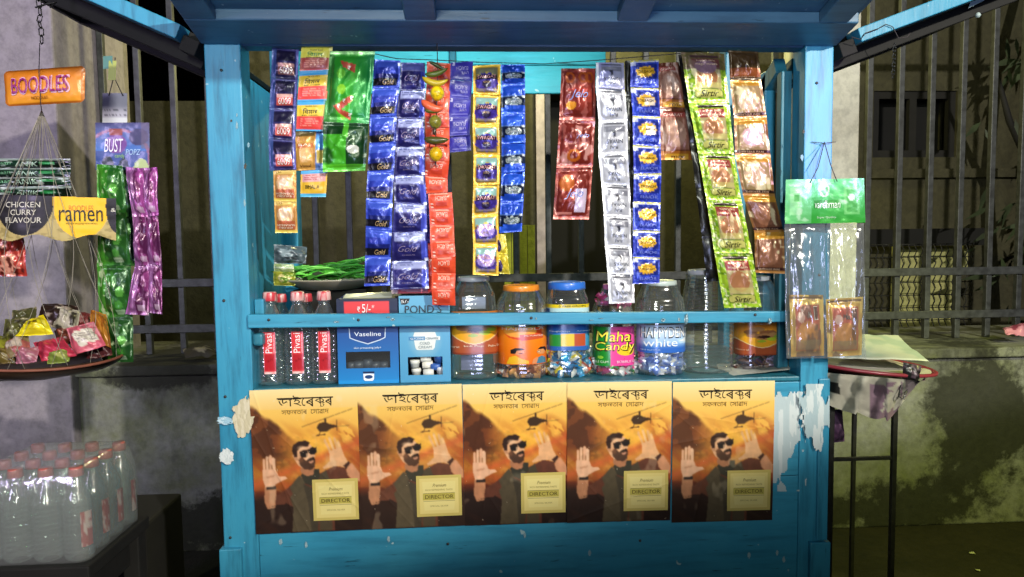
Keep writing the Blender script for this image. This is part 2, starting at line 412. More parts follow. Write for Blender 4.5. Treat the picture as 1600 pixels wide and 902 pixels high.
M['bottle']=m_clear('clear_bottle_plastic',(.93,.96,.95),.12,.85,.09,.45,40,.003,.045)
M['film']=m_clear('clear_plastic_film',(.93,.95,.96),.12,.6,.15,.7,12,.010,.07)
M['wrap']=m_clear('cloudy_shrink_wrap',(.92,.95,.93),.12,.5,.16,.8,12,.012,.15)
M['bottlew']=m_clear('water_filled_bottle',(.82,.93,.86),.14,.85,.07,.7,60,.003,.12)
M['black']=m_plain('black_iron',(.018,.018,.017),.5,.3,.4,40)
M['bar']=m_plain('grey_painted_iron',(.05,.053,.055),.5,.2,.45,30,.5,90)
M['darkwood']=m_plain('dark_and_unlit_wood',(.006,.0055,.005),.8,0,.4,14,.4,60)
M['cord']=m_plain('thin_cord',(.05,.04,.045),.8)
M['netcord']=m_plain('net_string',(.30,.27,.22),.8)
M['concrete']=m_stain('mouldy_shaded_concrete',(.23,.23,.235),(.018,.018,.013),(.15,.16,.09),1.7,.50,.85,.16,patch=[(2.42,.50,.34,.52,3),(2.05,.10,.5,.16,9),(-1.38,.84,.30,.10,5),(3.0,.2,.2,.3,7),(-1.2,.12,.6,.16,11)])  # patches mix real mould with shadows painted on the wall
M['pillar']=m_stain('painted_plaster',(.34,.30,.36),(.15,.13,.15),(.31,.28,.30),1.2,.66,.8,.3,bstr=.2)
M['beige']=m_stain('cream_plaster',(.62,.60,.52),(.35,.33,.28),(.58,.56,.46),1.2,.68,.8,.3,bstr=.15)
M['house']=m_stain('olive_house_plaster',(.062,.057,.03),(.015,.014,.009),(.042,.039,.019),1.3,.55,.9,.3,bstr=.6)
M['ground']=m_stain('street_dirt',(.028,.023,.017),(.008,.007,.006),(.018,.016,.012),1.4,.5,.95,.2)
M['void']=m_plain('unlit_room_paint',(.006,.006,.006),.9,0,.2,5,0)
M['leaf']=m_plain('dark_leaves',(.035,.05,.02),.5,0,.5,9,.3)
# ------------------------------------------------------------------ setting: ground, wall, pillars, fence, house, tree
g=MB(); g.box((-40,-40,-.2),(40,60,0)); struct(g.build('ground',M['ground']))
WY=1.5; WT=.865
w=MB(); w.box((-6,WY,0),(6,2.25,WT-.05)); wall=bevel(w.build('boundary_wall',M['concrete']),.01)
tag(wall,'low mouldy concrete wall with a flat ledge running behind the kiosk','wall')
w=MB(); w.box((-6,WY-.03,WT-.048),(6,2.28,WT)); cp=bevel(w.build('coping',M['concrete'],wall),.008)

px0=P(92,250,1.44)[0]
w=MB(); w.box((px0-1.2,1.44,0.0),(px0,2.12,4)); o=bevel(w.build('pillar',M['pillar']),.01)
tag(o,'wide pale violet plastered gate pillar at the left edge','pillar')
xa=P(1296,200,1.45)[0]; xb=P(1343,200,1.45)[0]
w=MB(); w.box((xa-.1,1.45,WT+.002),(xb,1.72,4)); o=bevel(w.build('pillar',M['beige']),.008)
tag(o,'narrow cream plastered pillar just right of the kiosk','pillar')

# fence of square bars
FY=1.80
f=thing('iron_fence','tall iron bar fence standing on the wall ledge behind the kiosk','fence',(0,FY,WT))
x0=P(1357,200,FY)[0]; st=x0-P(1308,200,FY)[0]; k=-26
while k<9:
    x=x0+k*st
    if x>px0+.02:
        b=MB(); b.box((x-.014,FY-.014,WT+.001),(x+.014,FY+.014,3.6)); bevel(b.build('bar',M['bar'],f),.003)
    k+=1
for zz in (P(1400,425,FY)[2],P(1400,492,FY)[2],P(1400,-40,FY)[2]):
    b=MB(); b.box((px0+.01,FY-.030,zz-.02),(6,FY-.0145,zz+.02)); bevel(b.build('cross_rail',M['bar'],f),.003)

# house behind the fence
HY=3.1
def hx_(px,Y=HY): return P(px,300,Y)[0]
def hz_(py,Y=HY,px=1000): return P(px,py,Y)[2]
ho=thing('old_house','dim olive plastered house behind the iron fence with a black doorway','house',(1,HY,0))
xs=[hx_(838),hx_(985)]
w=MB(); w.box((-7,HY,0),(hx_(345),HY+.3,hz_(158,px=250))); w.build('wall',M['house'],ho)
w=MB(); w.box((hx_(345),HY,0),(xs[0],HY+.3,5)); w.build('wall',M['house'],ho)
wx0,wx1,wz0,wz1=hx_(1362),hx_(1492),hz_(246,px=1420),hz_(142,px=1420)
w=MB(); w.box((xs[1],HY,0),(wx0,HY+.3,5)); w.box((wx1,HY,0),(8,HY+.3,5)); w.box((wx0,HY,0),(wx1,HY+.3,wz0)); w.box((wx0,HY,wz1),(wx1,HY+.3,5)); w.build('wall',M['house'],ho)
w=MB(); w.box((xs[0],HY,hz_(145)),(xs[1],HY+.3,5)); w.build('wall',M['house'],ho)
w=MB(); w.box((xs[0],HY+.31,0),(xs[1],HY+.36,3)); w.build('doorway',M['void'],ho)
w=MB()
for a in (xs[0],xs[1]-.06): w.box((a,HY-.03,0),(a+.06,HY-.002,hz_(145)))
w.build('door_frame',m_plain('pale_door_frame',(.35,.3,.33),.6),ho)
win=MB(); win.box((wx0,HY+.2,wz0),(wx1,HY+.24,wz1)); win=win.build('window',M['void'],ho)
w=MB(); mid=(wx0+wx1)/2
for a in (wx0,mid-.03,wx1-.05): w.box((a,HY+.02,wz0),(a+.05,HY+.06,wz1))
w.box((wx0,HY+.021,wz1-.05),(wx1,HY+.061,wz1)); w.box((wx0,HY+.021,wz0),(wx1,HY+.061,wz0+.05)); w.build('frame',M['darkwood'],win)
w=MB(); zz=hz_(272,px=1420); w.box((hx_(1330),HY-.05,zz-.03),(8,HY-.002,zz+.03)); w.build('moulding',M['house'],ho)
# barred cellar grille with wire mesh
gz0,gz1=hz_(536,px=1420),hz_(385,px=1420)
w=MB(); w.box((hx_(1395),HY-.04,gz0),(hx_(1438),HY-.003,gz1)); w.box((hx_(1450),HY-.04,gz0),(hx_(1486),HY-.003,gz1)); w.box((hx_(1503),HY-.04,hz_(420,px=1420)),(hx_(1509),HY-.003,gz1))
w.build('lit_wall_piece',m_stain('yellow_lit_plaster',(.52,.50,.2),(.2,.19,.08),(.42,.42,.16),3,.6),ho)  # lamplit wall pieces, the yellow light put into their colour
gr=MB(); MY=HY-.35; a0,a1=P(1360,400,MY)[0],P(1520,400,MY)[0]; z0,z1=P(1420,540,MY)[2],P(1420,382,MY)[2]
nn=17
for i in range(nn):
    xx=a0+(a1-a0)*i/(nn-1)
    pts=[(xx+(.009 if j%2 else -.009),MY,z0+(z1-z0)*j/16) for j in range(17)]; gr.tube(pts,.0035,4)
for j in range(0,17,2): gr.tube([(a0,MY,z0+(z1-z0)*j/16),(a1,MY,z0+(z1-z0)*j/16)],.003,4)
o=gr.build('mesh_panel',M['black']); tag(o,'black wire mesh panel behind the fence at the right','mesh panel')
w=MB(); dY=HY-.2; w.box((P(1345,370,dY)[0],dY,P(1400,385,dY)[2]),(P(1540,370,dY)[0],dY+.1,P(1400,358,dY)[2])); o=w.build('ledge_beam',M['void'],ho)
# yellow gate post seen through the kiosk
for (a,b_,nm,mat,lab) in ((788,838,2.5,m_stain('yellow_green_paint',(.42,.45,.03),(.15,.16,.02),(.38,.42,.03),2,.62),'yellow green sheet metal gate leaf glimpsed behind the candy jars'),):
    w=MB(); z1=P(800,352,nm)[2]
    for i in range(4):
        xa_,xb_=P(a+i*12.4,400,nm)[0],P(a+i*12.4+11,400,nm)[0]; w.box((xa_,nm+(i%2)*.012,0),(xb_,nm+.04,z1))
    o=w.build('gate',mat); tag(o,lab,'gate')

# tree with drooping leaves
tx=P(1590,500,2.6)[0]
t=thing('tree','dark tree with long drooping leaves behind the fence at the far right','tree',(tx+.15,2.6,0))
b=MB(); b.tube([(tx+.15,2.6,0),(tx+.12,2.6,1),(tx+.05,2.6,1.9),(tx+.1,2.62,2.6),(tx+.3,2.65,3.4)],[.07,.06,.05,.04,.025],8); b.tube([(tx+.06,2.6,1.8),(tx-.1,2.6,2.1),(tx-.22,2.55,2.35)],[.03,.022,.012],6); b.build('trunk',M['darkwood'],t)
b=MB(); r=random.Random(4)
for i in range(330):
    cx=tx+.12+r.gauss(0,.17); cz=r.uniform(.9,2.85); cy=2.55+r.gauss(0,.1)
    if vnoise(cx*4,cz*4,3)<.45: continue
    L=r.uniform(.09,.2); a=r.uniform(-.9,.9)-.5; ww=L*.11
    d=np.array([sin(a),r.uniform(-.2,.2),-cos(a)]); s_=np.array([cos(a),.3*r.uniform(-1,1),sin(a)]); p=np.array([cx,cy,cz])
    b.add([p,p+d*L*.35+s_*ww,p+d*L,p+d*L*.35-s_*ww],[(0,1,2,3)])
b.build('crown',M['leaf'],t)

# pink torn packet on the ledge, scrap of paper on ledge
def crumple(S_,amp,seed): 
    return lambda u,v: amp*(vnoise(u*4,v*4,seed)-.5)*2+amp*1.5*np.sqrt(np.clip(np.sin(pi*u)*np.sin(pi*v),0,1))
b=MB(); S=quads(P(1566,512,1.62),P(1605,503,1.62),P(1605,524,1.56),P(1573,524,1.56),crumple(0,.012,5)); b.grid(S,16,12,lambda p:(p.fill('d88fa8'),p.noise(5,'8a3b52',.55)))
tag(b.build('litter_packet',M['foild']),'pink crumpled packet lying on the wall ledge at the right edge','packet')
b=MB(); S=quads(P(285,547,1.62),P(335,543,1.66),P(338,556,1.55),P(290,560,1.55),crumple(0,.015,8)); b.grid(S,16,10,lambda p:(p.fill('3b362c'),p.noise(4,'9a917a',.58)))
tag(b.build('litter_scrap',M['dull']),'crumpled pale scrap lying on the wall ledge left of the kiosk','litter')
# ------------------------------------------------------------------ kiosk
XL,XR=-.618,.898; SOF=1.862; SH=1.046; KD=.62
K=thing('kiosk','blue painted wooden street kiosk with raised shutters and jars on its shelf','kiosk',(.14,.3,0))
def kb(name,lo,hi,mat='wood',bv=.003,parent=None):
    b=MB(); b.box(lo,hi); return bevel(b.build(name,M[mat],parent or K),bv)
# posts
kb('post',(XL,0,.05),(XL+.084,.07,2.07)); kb('post',(XR-.072,0,.05),(XR,.07,2.07))
kb('post',(XL,KD-.06,.05),(XL+.07,KD,2.07)); kb('post',(XR-.07,KD-.06,.05),(XR,KD,2.07))
for s_ in (0,1):
    a=XL-.008 if s_==0 else XR-.045; kb('post_foot',(a,-.014,0),(a+.053,.04,.655 if s_==0 else .618))
kb('trim_strip',(XR-.026,-.006,.62),(XR+.003,.02,1.04))
# front panel, planks with open joints
ys=[.45,.70,.93,1.0]; 
fp=MB(); xl=XL+.0845; xr=XR-.0725; zz=.28
for z1 in (.52,.79,SH-.0125): fp.box((xl,.003,zz),(xr,.03,z1-.0015)); zz=z1+.0005
bevel(fp.build('front_panel',M['woodx'],K),.0015)
kb('shelf',(XL+.085,.0025,SH-.012),(XR-.0725,KD-.07,SH),'teal')
kb('side_panel',(XL+.004,.071,.3),(XL+.03,KD-.061,SOF-.02)); 
kb('side_panel',(XL+.032,.075,1.12),(XL+.052,.2,SOF-.06)); kb('side_panel',(XR-.03,.071,.3),(XR-.004,KD-.061,SH+.02),'teal')
kb('side_block',(XL+.085,.03,1.225),(XL+.108,.07,1.262)); kb('side_block',(XL+.0855,.005,1.15),(XL+.11,.05,1.18),'teal',.006)
# rail, slightly lower at its right end
b=MB(); zl=P(600,502,0)[2]; 
b.hexa([(XL+.08,-.012,1.196),(XR-.065,-.012,1.186),(XR-.065,.008,1.186),(XL+.08,.008,1.196),(XL+.08,-.012,1.229),(XR-.065,-.012,1.213),(XR-.065,.008,1.213),(XL+.08,.008,1.229)])
bevel(b.build('rail',M['woodx'],K),.003)
# right side frame: inner jambs and brace
kb('side_post',(XR-.105,.16,SH),(XR-.075,.2,SOF-.02),'wood'); kb('side_post',(XR-.1,.07,SH),(XR-.0725,.1,SOF-.04),'teal')
b=MB(); b.beam((XR-.09,.1,SOF-.02),(XR-.09,.5,SOF-.2),.03,.045); bevel(b.build('brace',M['teal'],K),.003)
b=MB(); b.beam((XR-.05,KD-.04,SOF-.1),(XR-.05,.1,SOF-.02),.02,.04); bevel(b.build('brace',M['teal'],K),.003)
# back boards under the roof
bx0=XL+.07; bx1=P(945,100,KD)[0]; z3=P(850,148,KD)[2]; z2=P(850,104,KD)[2]; jx=P(708,100,KD)[0]
kb('back_board',(bx0,KD-.02,z2+.001),(jx-.012,KD,2.07),'cyan'); kb('back_board',(bx0,KD-.018,z3),(jx-.012,KD-.001,z2-.001),'cyan')
kb('back_board',(jx+.01,KD-.02,z2+.001),(bx1,KD,2.07),'cyan'); kb('back_board',(jx+.01,KD-.018,z3),(bx1-.03,KD-.001,z2-.001),'cyan')
kb('back_post',(jx-.011,KD-.03,z3-.02),(jx+.009,KD-.002,2.07),'teal')
kb('header_beam',(XL+.08,.01,SOF+.002),(XR-.07,.06,2.07),'woodd')
kb('back_rail',(bx0,KD-.02,.95),(XR-.07,KD,.99),'teal')
kb('back_panel',(bx0,KD-.019,.3),(XR-.07,KD-.001,.949),'teal')
# roof
b=MB(); b.hexa([(XL-.02,-.03,2.072),(XR+.02,-.03,2.072),(XR+.02,KD+.05,2.072),(XL-.02,KD+.05,2.072),(XL-.02,-.03,2.10),(XR+.02,-.03,2.10),(XR+.02,KD+.05,2.10),(XL-.02,KD+.05,2.10)]); b.build('roof',M['woodd'],K)
# front shutter raised outwards: frame underneath, boards recessed above
sh=MB(); 
def fl(x,t,h): # x, distance along shutter, height above its underside
    a=radians(14); return (x,-.004-t*cos(a)-h*sin(a)*0, SOF+.002+t*sin(a)+h)
def slab(mb,x0,x1,t0,t1,h0,h1):
    mb.hexa([fl(x0,t1,h0),fl(x1,t1,h0),fl(x1,t0,h0),fl(x0,t0,h0),fl(x0,t1,h1),fl(x1,t1,h1),fl(x1,t0,h1),fl(x0,t0,h1)])
TL=.80
slab(sh,XL-.01,XR+.01,0,TL,.026,.04); shut=sh.build('front_shutter',M['woodd'],K)
for (t0,t1) in ((0,.105),(TL-.08,TL)):
    b=MB(); slab(b,XL-.004,XR+.004,t0,t1,0,.0255); bevel(b.build('shutter_rail',M['woodd'],shut),.003)
for px in (300,655,995,1318):
    x=P(px,22,-.15)[0]; x=min(max(x,XL+.03),XR-.03); b=MB(); slab(b,x-.035,x+.035,.1055,TL-.0805,.0005,.0255); bevel(b.build('batten',M['woodd'],shut),.003)
# side shutters
def side_shutter(xh,s_,ang,L):
    a=radians(ang); d=np.array([s_*cos(a),0,sin(a)]); up=np.array([-s_*sin(a),0,cos(a)]); h=np.array([xh,0,1.852])
    def bar(nm,t0,t1,y0,y1,k0,k1,mat,par):
        b=MB(); V=[]
        for k in (k0,k1):
            for (t,y) in ((t0,y0),(t1,y0),(t1,y1),(t0,y1)): q=h+d*t+up*k; V.append((q[0],y,q[2]))
        if s_<0: V=[V[i] for i in (1,0,3,2,5,4,7,6)]
        b.hexa(V); return bevel(b.build(nm,M[mat],par),.002)
    pan=bar('side_shutter',.0,L,.03,KD-.02,.02,.034,'darkwood',K)  # panel coloured black to stand for its unlit underside
    bar('shutter_rail',.045,L,-.03,.028,0,.034,'wood',pan); bar('shutter_rail',-.0,L,KD-.09,KD-.02,-.02,.018,'darkwood',pan)
    bar('shutter_rail',0,.04,-.01,KD-.1,-.018,.018,'darkwood',pan)
    bar('shutter_rail',L-.05,L,.03,KD-.1,-.02,.018,'darkwood',pan)
    bar('strut',.0,L,.05,.075,-.035,.0,'darkwood',pan)
side_shutter(XL-.012,-1,24,.62); side_shutter(XR+.012,1,20,.62)
# scraped paper and bare patches on the front
def patch(name,px0,py0,px1,py1,Y,seed,cols,th=.5,n=60,shape=None):
    b=MB(); u=np.linspace(0,1,n); U,V=np.meshgrid(u,u)
    r=1-(((U-.5)/.5)**2+((V-.5)/.5)**2) if shape is None else shape(U,V)
    k=(r*.9+(vnoise(U*7,V*7,seed,4)-.5)*1.3)>.08
    S=pxq(px0,py0,px1,py1,Y); pts=S(U,V); pts[...,1]-=.0012*vnoise(U*9,V*9,seed+1)
    c=np.where((vnoise(U*9,V*4,seed+2)[...,None])>.55,hx(cols[0]),hx(cols[1])); idx=-np.ones((n,n),int)
    F=[]; 
    for i in range(n-1):
        for j in range(n-1):
            if k[i,j] and k[i+1,j] and k[i,j+1] and k[i+1,j+1]: F.append((i*n+j,(i+1)*n+j,(i+1)*n+j+1,i*n+j+1))
    b.add(pts,F,s2l(c).reshape(-1,3)); o=b.build(name,M['dull'],K); return o
patch('peeled_patch',1196,612,1268,768,.0008,3,('cdd6d8','b4c4c9'),shape=lambda U,V:np.minimum(1.5*(1-V)-.1,1)*np.clip(1.25-abs(U-.4+.3*V)*2.2,-1,1)*np.clip(V*6,0,1))
patch('peeled_patch',1248,600,1296,706,-.0095,9,('ccd6d8','a9bec5'),shape=lambda U,V:np.clip(1.0-abs(U-.5)*1.6-abs(V-.45)*1.5,-1,1)+.1)
patch('peeled_patch',362,618,400,684,-.0065,5,('d9cfb4','cabf9f'))
patch('peeled_patch',342,700,366,727,-.0095,6,('dfe6e6','cfd9da'))
patch('peeled_patch',338,650,364,664,-.0095,16,('c3dbe4','9fc4d6'))
for i in range(14):
    rr=random.Random(i+50); x=rr.uniform(400,1240); y=rr.choice([rr.uniform(826,848),rr.uniform(840,880)]); s_=rr.uniform(2,6)
    if i<8: patch('paint_chip',x,y,x+s_,y+s_*2.0,.0008,i+20,('9dbcc6','8fb0bc'),n=12)
# ------------------------------------------------------------------ posters
BN="ডাই\u09c7ৰ"; 
PW,PH=.258,.345
def poster_paint(p):
    U,V=p.U,p.V
    p.fill('f4d488'); p.vgrad(0,.14,'f3dc9f','efc46f'); p.vgrad(.14,.45,'f2c35e','e39a30'); p.vgrad(.45,.7,'e39a30','8a4018'); p.vgrad(.7,1.0,'7a3014','2a1009')
    # dust streaks sweeping up to the right
    a=vnoise((U*1.0+V*.9)*3,(V-U*.55)*16,4); p.mask(np.clip((a-.5)*4,0,1)*(V>.2)*np.clip((V-.2)*4,0,1),'a7481c',.75)
    a=vnoise((U+V)*4,(V-U*.45)*22,9); p.mask(np.clip((a-.55)*4,0,1)*(V>.3),'f0b860',.55)
    # mountain on the left, canyon flank on the right
    edge=.13+.62*np.clip(U-.0,0,1)**1.1-.05*vnoise(U*9,U*0,2)
    mt=np.clip((V-edge)/.03,0,1)*np.clip((.52-U)/.28,0,1)*np.clip((.60-V)/.15,0,1)
    p.mask(mt,'5f2c14',.92); a=vnoise(U*8,V*14,7); p.mask(mt*(a>.55),'3a1c0e',.6)
    fo=np.clip((U-.18)/.25,0,1)*np.clip((.5-U)/.2,0,1)*np.clip(1-abs(V-.28-U*.25)/.09,0,1); p.mask(fo,'c9682a',.6)
    rt=np.clip((V-(.62-.28*U))/.04,0,1)*np.clip((V<.85)*1.0,0,1)*np.clip((U-.45)/.2,0,1); p.mask(rt,'8c3a1c',.55)
    rt=np.clip((V-(.30+.1*np.sin(U*6)))/.1,0,1)*np.clip((U-.7)/.15,0,1)*np.clip((.6-V)/.1,0,1); a=vnoise(U*5+V*8,V*30-U*22,5); p.mask(rt*(a>.5),'9c4018',.8)
    gl=np.clip(1-np.sqrt(((U-.62)/.42)**2+((V-.42)/.26)**2),0,1); p.mask(gl,'f2b23c',.75)
    # road/sand band
    bd=np.clip(1-abs(V-(.66-.28*U))/.05,0,1); p.mask(bd,'c2562a',.75)
    lo=np.clip((V-.69)/.08,0,1); p.mask(lo,'1b0c08',.9)
    SK='dba47a'; SKD='9a5a3a'; SH2='4a3a28'; TS='5a2f20'
    def hi(pts,c,a=1): p.poly(pts,c,a)
    # sleeves, body
    hi([(.29,.70),(.42,.62),(.60,.60),(.76,.545),(.86,.56),(.90,.64),(.86,.70),(.74,.72),(.74,1.0),(.34,1.0),(.36,.82),(.22,.76)],TS)
    hi([(.31,.70),(.43,.60),(.47,.64),(.52,.80),(.55,1.0),(.34,1.0),(.36,.82)],'4d4230'); hi([(.62,.60),(.68,.57),(.72,.66),(.72,1.0),(.60,1.0)],'453a2a')
    hi([(.44,.60),(.50,.565),(.62,.56),(.62,.62),(.55,.68),(.48,.66)],'2f2c22')
    hi([(.46,.66),(.56,.70),(.60,.86),(.58,1.0),(.52,1.0),(.5,.8)],'3a3226')
    # arms
    hi([(.10,.675),(.20,.675),(.21,.76),(.19,.82),(.12,.83),(.09,.78)],'b87c58'); hi([(.12,.82),(.19,.81),(.30,.74),(.30,.79),(.22,.80)],'3d2a1c')
    hi([(.20,.74),(.33,.68),(.36,.73),(.28,.80),(.19,.80)],TS)
    hi([(.86,.535),(.93,.53),(.995,.60),(1.0,.66),(.93,.65),(.88,.61)],'c98a64')
    # raised left hand (photo left)
    for i,(x,y) in enumerate(((.105,.475),(.135,.455),(.165,.45),(.195,.465))):
        hi([(x-.012,.58),(x-.013,y+.01),(x,y),(x+.013,y+.01),(x+.012,.58)],'e6b592' if i%2 else 'dca582')
    hi([(.088,.55),(.208,.55),(.235,.60),(.30,.605),(.315,.62),(.26,.635),(.20,.66),(.19,.68),(.11,.68),(.085,.62)],'e2ad8a')
    hi([(.115,.675),(.205,.67),(.207,.69),(.115,.695)],'241a16')
    hi([(.12,.60),(.2,.59),(.19,.605),(.12,.615)],'b87c58',.6)
    # raised right hand
    for i,(x,y,d) in enumerate(((.70,.35,-.02),(.735,.335,-.012),(.77,.34,0),(.80,.365,.004))):
        hi([(x+.03,.47),(x-.012+d,y+.015),(x+d,y),(x+.013+d,y+.012),(x+.055,.47)],'e8b67c' if i%2 else 'dda66c')
    hi([(.715,.44),(.83,.41),(.86,.48),(.90,.53),(.86,.56),(.80,.545),(.73,.55),(.66,.565),(.655,.55),(.72,.51)],'e0a878')
    hi([(.845,.545),(.895,.515),(.91,.53),(.87,.57)],'3a2018')
    # neck and head, generic man
    hi([(.45,.52),(.58,.53),(.56,.60),(.50,.61),(.44,.58)],'a86e4c')
    th=np.linspace(0,2*pi,28,endpoint=False)
    hi([(.485+.098*cos(t)*(1-.1*sin(t)),.465+.088*sin(t)) for t in th],SK)
    hi([(.40,.44),(.37,.46),(.39,.49),(.43,.50)],'b9825e')
    hi([(.39,.47),(.37,.43),(.38,.39),(.43,.365),(.50,.36),(.54,.375),(.52,.40),(.45,.405),(.42,.43),(.415,.47)],'2b1710')
    hi([(.46,.47),(.50,.50),(.56,.485),(.585,.50),(.575,.545),(.54,.565),(.48,.56),(.44,.53),(.43,.49)],'3a2217',.9)
    hi([(.52,.505),(.57,.50),(.565,.515),(.53,.52)],'c08468')
    hi([(.505,.50),(.53,.48),(.57,.478),(.585,.497),(.55,.492)],'1c0f0a')
    for (x,y) in ((.482,.452),(.562,.433)): hi([(x+.038*cos(t)*(1+.1*sin(t)),y+.026*sin(t)-.006*cos(t)*0) for t in th],'140d0c')
    hi([(.44,.437),(.60,.408),(.60,.418),(.44,.447)],'2a1a12')
    g=vnoise(U*26,V*30,8); fig=inpoly(U,V,[(.09,.40),(.30,.33),(.60,.33),(.95,.33),(1,.66),(.9,1),(.34,1),(.2,.8),(.08,.8)])
    p.C*= (1+ (.22*(g-.5)*fig)[...,None])
    p.mask(inpoly(U,V,[(.50,.45),(.525,.445),(.535,.485),(.515,.492),(.50,.485)]),'edbf96',.7); p.mask(np.clip(1-((U-.45)/.03)**2-((V-.49)/.03)**2,0,1),'8a5536',.5); p.mask(np.clip(1-((U-.46)/.05)**2-((V-.41)/.02)**2,0,1),'efc49c',.6)
    # helicopter
    hi([(.47,.262),(.95,.148),(.95,.152),(.47,.267)],'5a3a1a',.8)
    hi([(.61,.275),(.63,.245),(.68,.235),(.73,.25),(.80,.262),(.80,.272),(.74,.283),(.70,.305),(.64,.305)],'3a2412')
    hi([(.685,.21),(.70,.21),(.70,.245),(.685,.245)],'3a2412'); hi([(.795,.225),(.803,.225),(.803,.30),(.795,.30)],'3a2412')
    hi([(.60,.325),(.69,.318),(.69,.324),(.60,.331)],'3a2412'); hi([(.635,.30),(.643,.30),(.635,.328),(.63,.328)],'3a2412')
    hi([(.80,.268),(.92,.26),(.92,.267),(.80,.273)],'7a5526',.6)
def make_poster(sd=0):
    r_=random.Random(sd); cr=[(r_.uniform(-1.3,1.3),r_.uniform(.1,.9),r_.uniform(.0007,.0016)) for _ in range(5)]
    def rel(u,v):
        h=.0022+.0022*(vnoise(u*2.5,v*3,sd+3)-.3)
        for a_,c_,k_ in cr: h=h+k_*np.exp(-np.abs((u-.5)*sin(a_)+(v-.5)*cos(a_)-(c_-.5))/.012)
        return h
    b=MB(); S=quads((-PW/2,0,PH/2),(PW/2,0,PH/2),(PW/2,0,-PH/2),(-PW/2,0,-PH/2),rel)
    b.grid(S,170,214,lambda p:(poster_paint(p),p.blur(2),p.noise(6,'e8d8b8',.74,.25,sd+2),p.mask((vnoise(p.U*40,p.V*50,sd)>.875),'e8dcc0',.5),p.mask(np.ones(p.U.shape),hx('c8b088'),.04*(sd%3))))
    ink='1a1208'
    b.text("ডা",S,.26,.062,.395,.118,ink,bold=.012); b.text("ই",S,.40,.045,.475,.118,ink,bold=.012)
    b.text("\u09c7",S,.475,.062,.515,.118,ink,bold=.012); b.text("ৰ",S,.515,.062,.60,.124,ink,bold=.012)
    b.text("ক",S,.60,.062,.695,.105,ink,bold=.012); b.text("ট",S,.645,.085,.695,.128,ink,bold=.03); b.text("ৰ",S,.695,.062,.77,.122,ink,bold=.012)
    b.polyuv([(.25,.060),(.775,.060),(.775,.068),(.25,.068)],S,ink,.001)
    g='6d5226'
    b.text("“সফলতাৰ  \u09c7সাৱাদ”",S,.29,.142,.73,.175,g,bold=.01)
    # product sachet printed on the poster
    def sp(u,v): return S(.545+.43*u,.635+.29*v)
    b.polyuv([(0,0),(1,0),(1,1),(0,1)],sp,'c8b464',.0006)
    b.polyuv([(.07,.07),(.93,.07),(.93,.93),(.07,.93)],sp,'dcc97e',.0008); b.polyuv([(.13,.15),(.87,.15),(.83,.85),(.17,.85)],sp,'e0d088',.001)
    b.polyuv([(.14,.44),(.85,.44),(.85,.6),(.14,.6)],sp,'b9aa50',.0012)
    b.text('Premium',sp,.36,.2,.66,.28,'6d5c2a',.0014,shear=.3); b.text('RICH REFRESHING TASTE',sp,.2,.33,.8,.37,'8d7c42',.0014)
    b.text('DIRECTOR',sp,.19,.475,.82,.565,'3a300f',.0016,bold=.01); b.text('SPECIAL SILVER',sp,.3,.73,.7,.765,'8d7c42',.0014)
    for v in (.43,.62): b.polyuv([(.15,v),(.85,v),(.85,v+.008),(.15,v+.008)],sp,'54481c',.0014)
    return b.build('poster',M['paper'])
# (left, right, top, bottom) in the photograph
PQ=[((392,610),(558,604),(566,825),(399,836)),((558,604),(724,600),(724,822),(560,826)),((724,601),(886,597),(888,817),(725,820)),((886,597),(1046,596),(1050,812),(886,817)),((1046,600),(1206,592),(1210,810),(1054,818))]
labs=['leftmost of the five orange film posters glued under the kiosk shelf','second orange film poster from the left, below the blue jelly box','middle orange film poster of the five under the kiosk shelf','second orange film poster from the right, below the bright pink jar','rightmost orange film poster beside the scraped white patch']
for i,q in enumerate(PQ):
    o=make_poster(i*7+1)
    Yp=.0012*((i*2)%5)-.004
    pts=[P(x,y,Yp) for x,y in q]; c=sum(pts)/4
    wx=((pts[1]-pts[0])+(pts[2]-pts[3]))/2; wz=((pts[0]-pts[3])+(pts[1]-pts[2]))/2
    o.location=(c[0],Yp,c[2]); o.scale=(np.linalg.norm(wx)/PW,1,np.linalg.norm(wz)/PH); o.rotation_euler=(0,-math.atan2(wx[2],wx[0])*.5-math.atan2(-wz[0],wz[2])*-.5,0)
    tag(o,labs[i],'poster','film posters glued on the kiosk front')

# nail heads and drips of old paint
rr=random.Random(77)
for i,(px,py) in enumerate(((346,110),(350,470),(352,620),(1276,130),(1280,430),(1282,640),(420,500),(830,497),(1180,492),(560,500),(360,840),(1278,830),(700,850),(1000,845))):
    q=P(px,py,-.0125 if 480<py<505 else -.0005); b=MB(); b.tube([q,q+[0,-.0015,0]],.0035,10); b.build('nail',M['bar'],K)
for i in range(8):
    x=rr.choice([rr.uniform(352,388),rr.uniform(1250,1270)]); y=rr.uniform(120,820); s_=rr.uniform(3,8); patch('paint_chip',x,y,x+s_*.7,y+s_*rr.uniform(.8,2.4),-.0012,i+60,('93b4bd','7fa6b2') if i%3 else ('3a3a34','5a5448'),n=14)
for i in range(10):
    x=rr.uniform(400,1220); s_=rr.uniform(4,12); patch('paint_chip',x,rr.uniform(489,503),x+s_,rr.uniform(492,506)+3,-.0135,i+90,('b8d4dc','2f5a6a'),n=14)
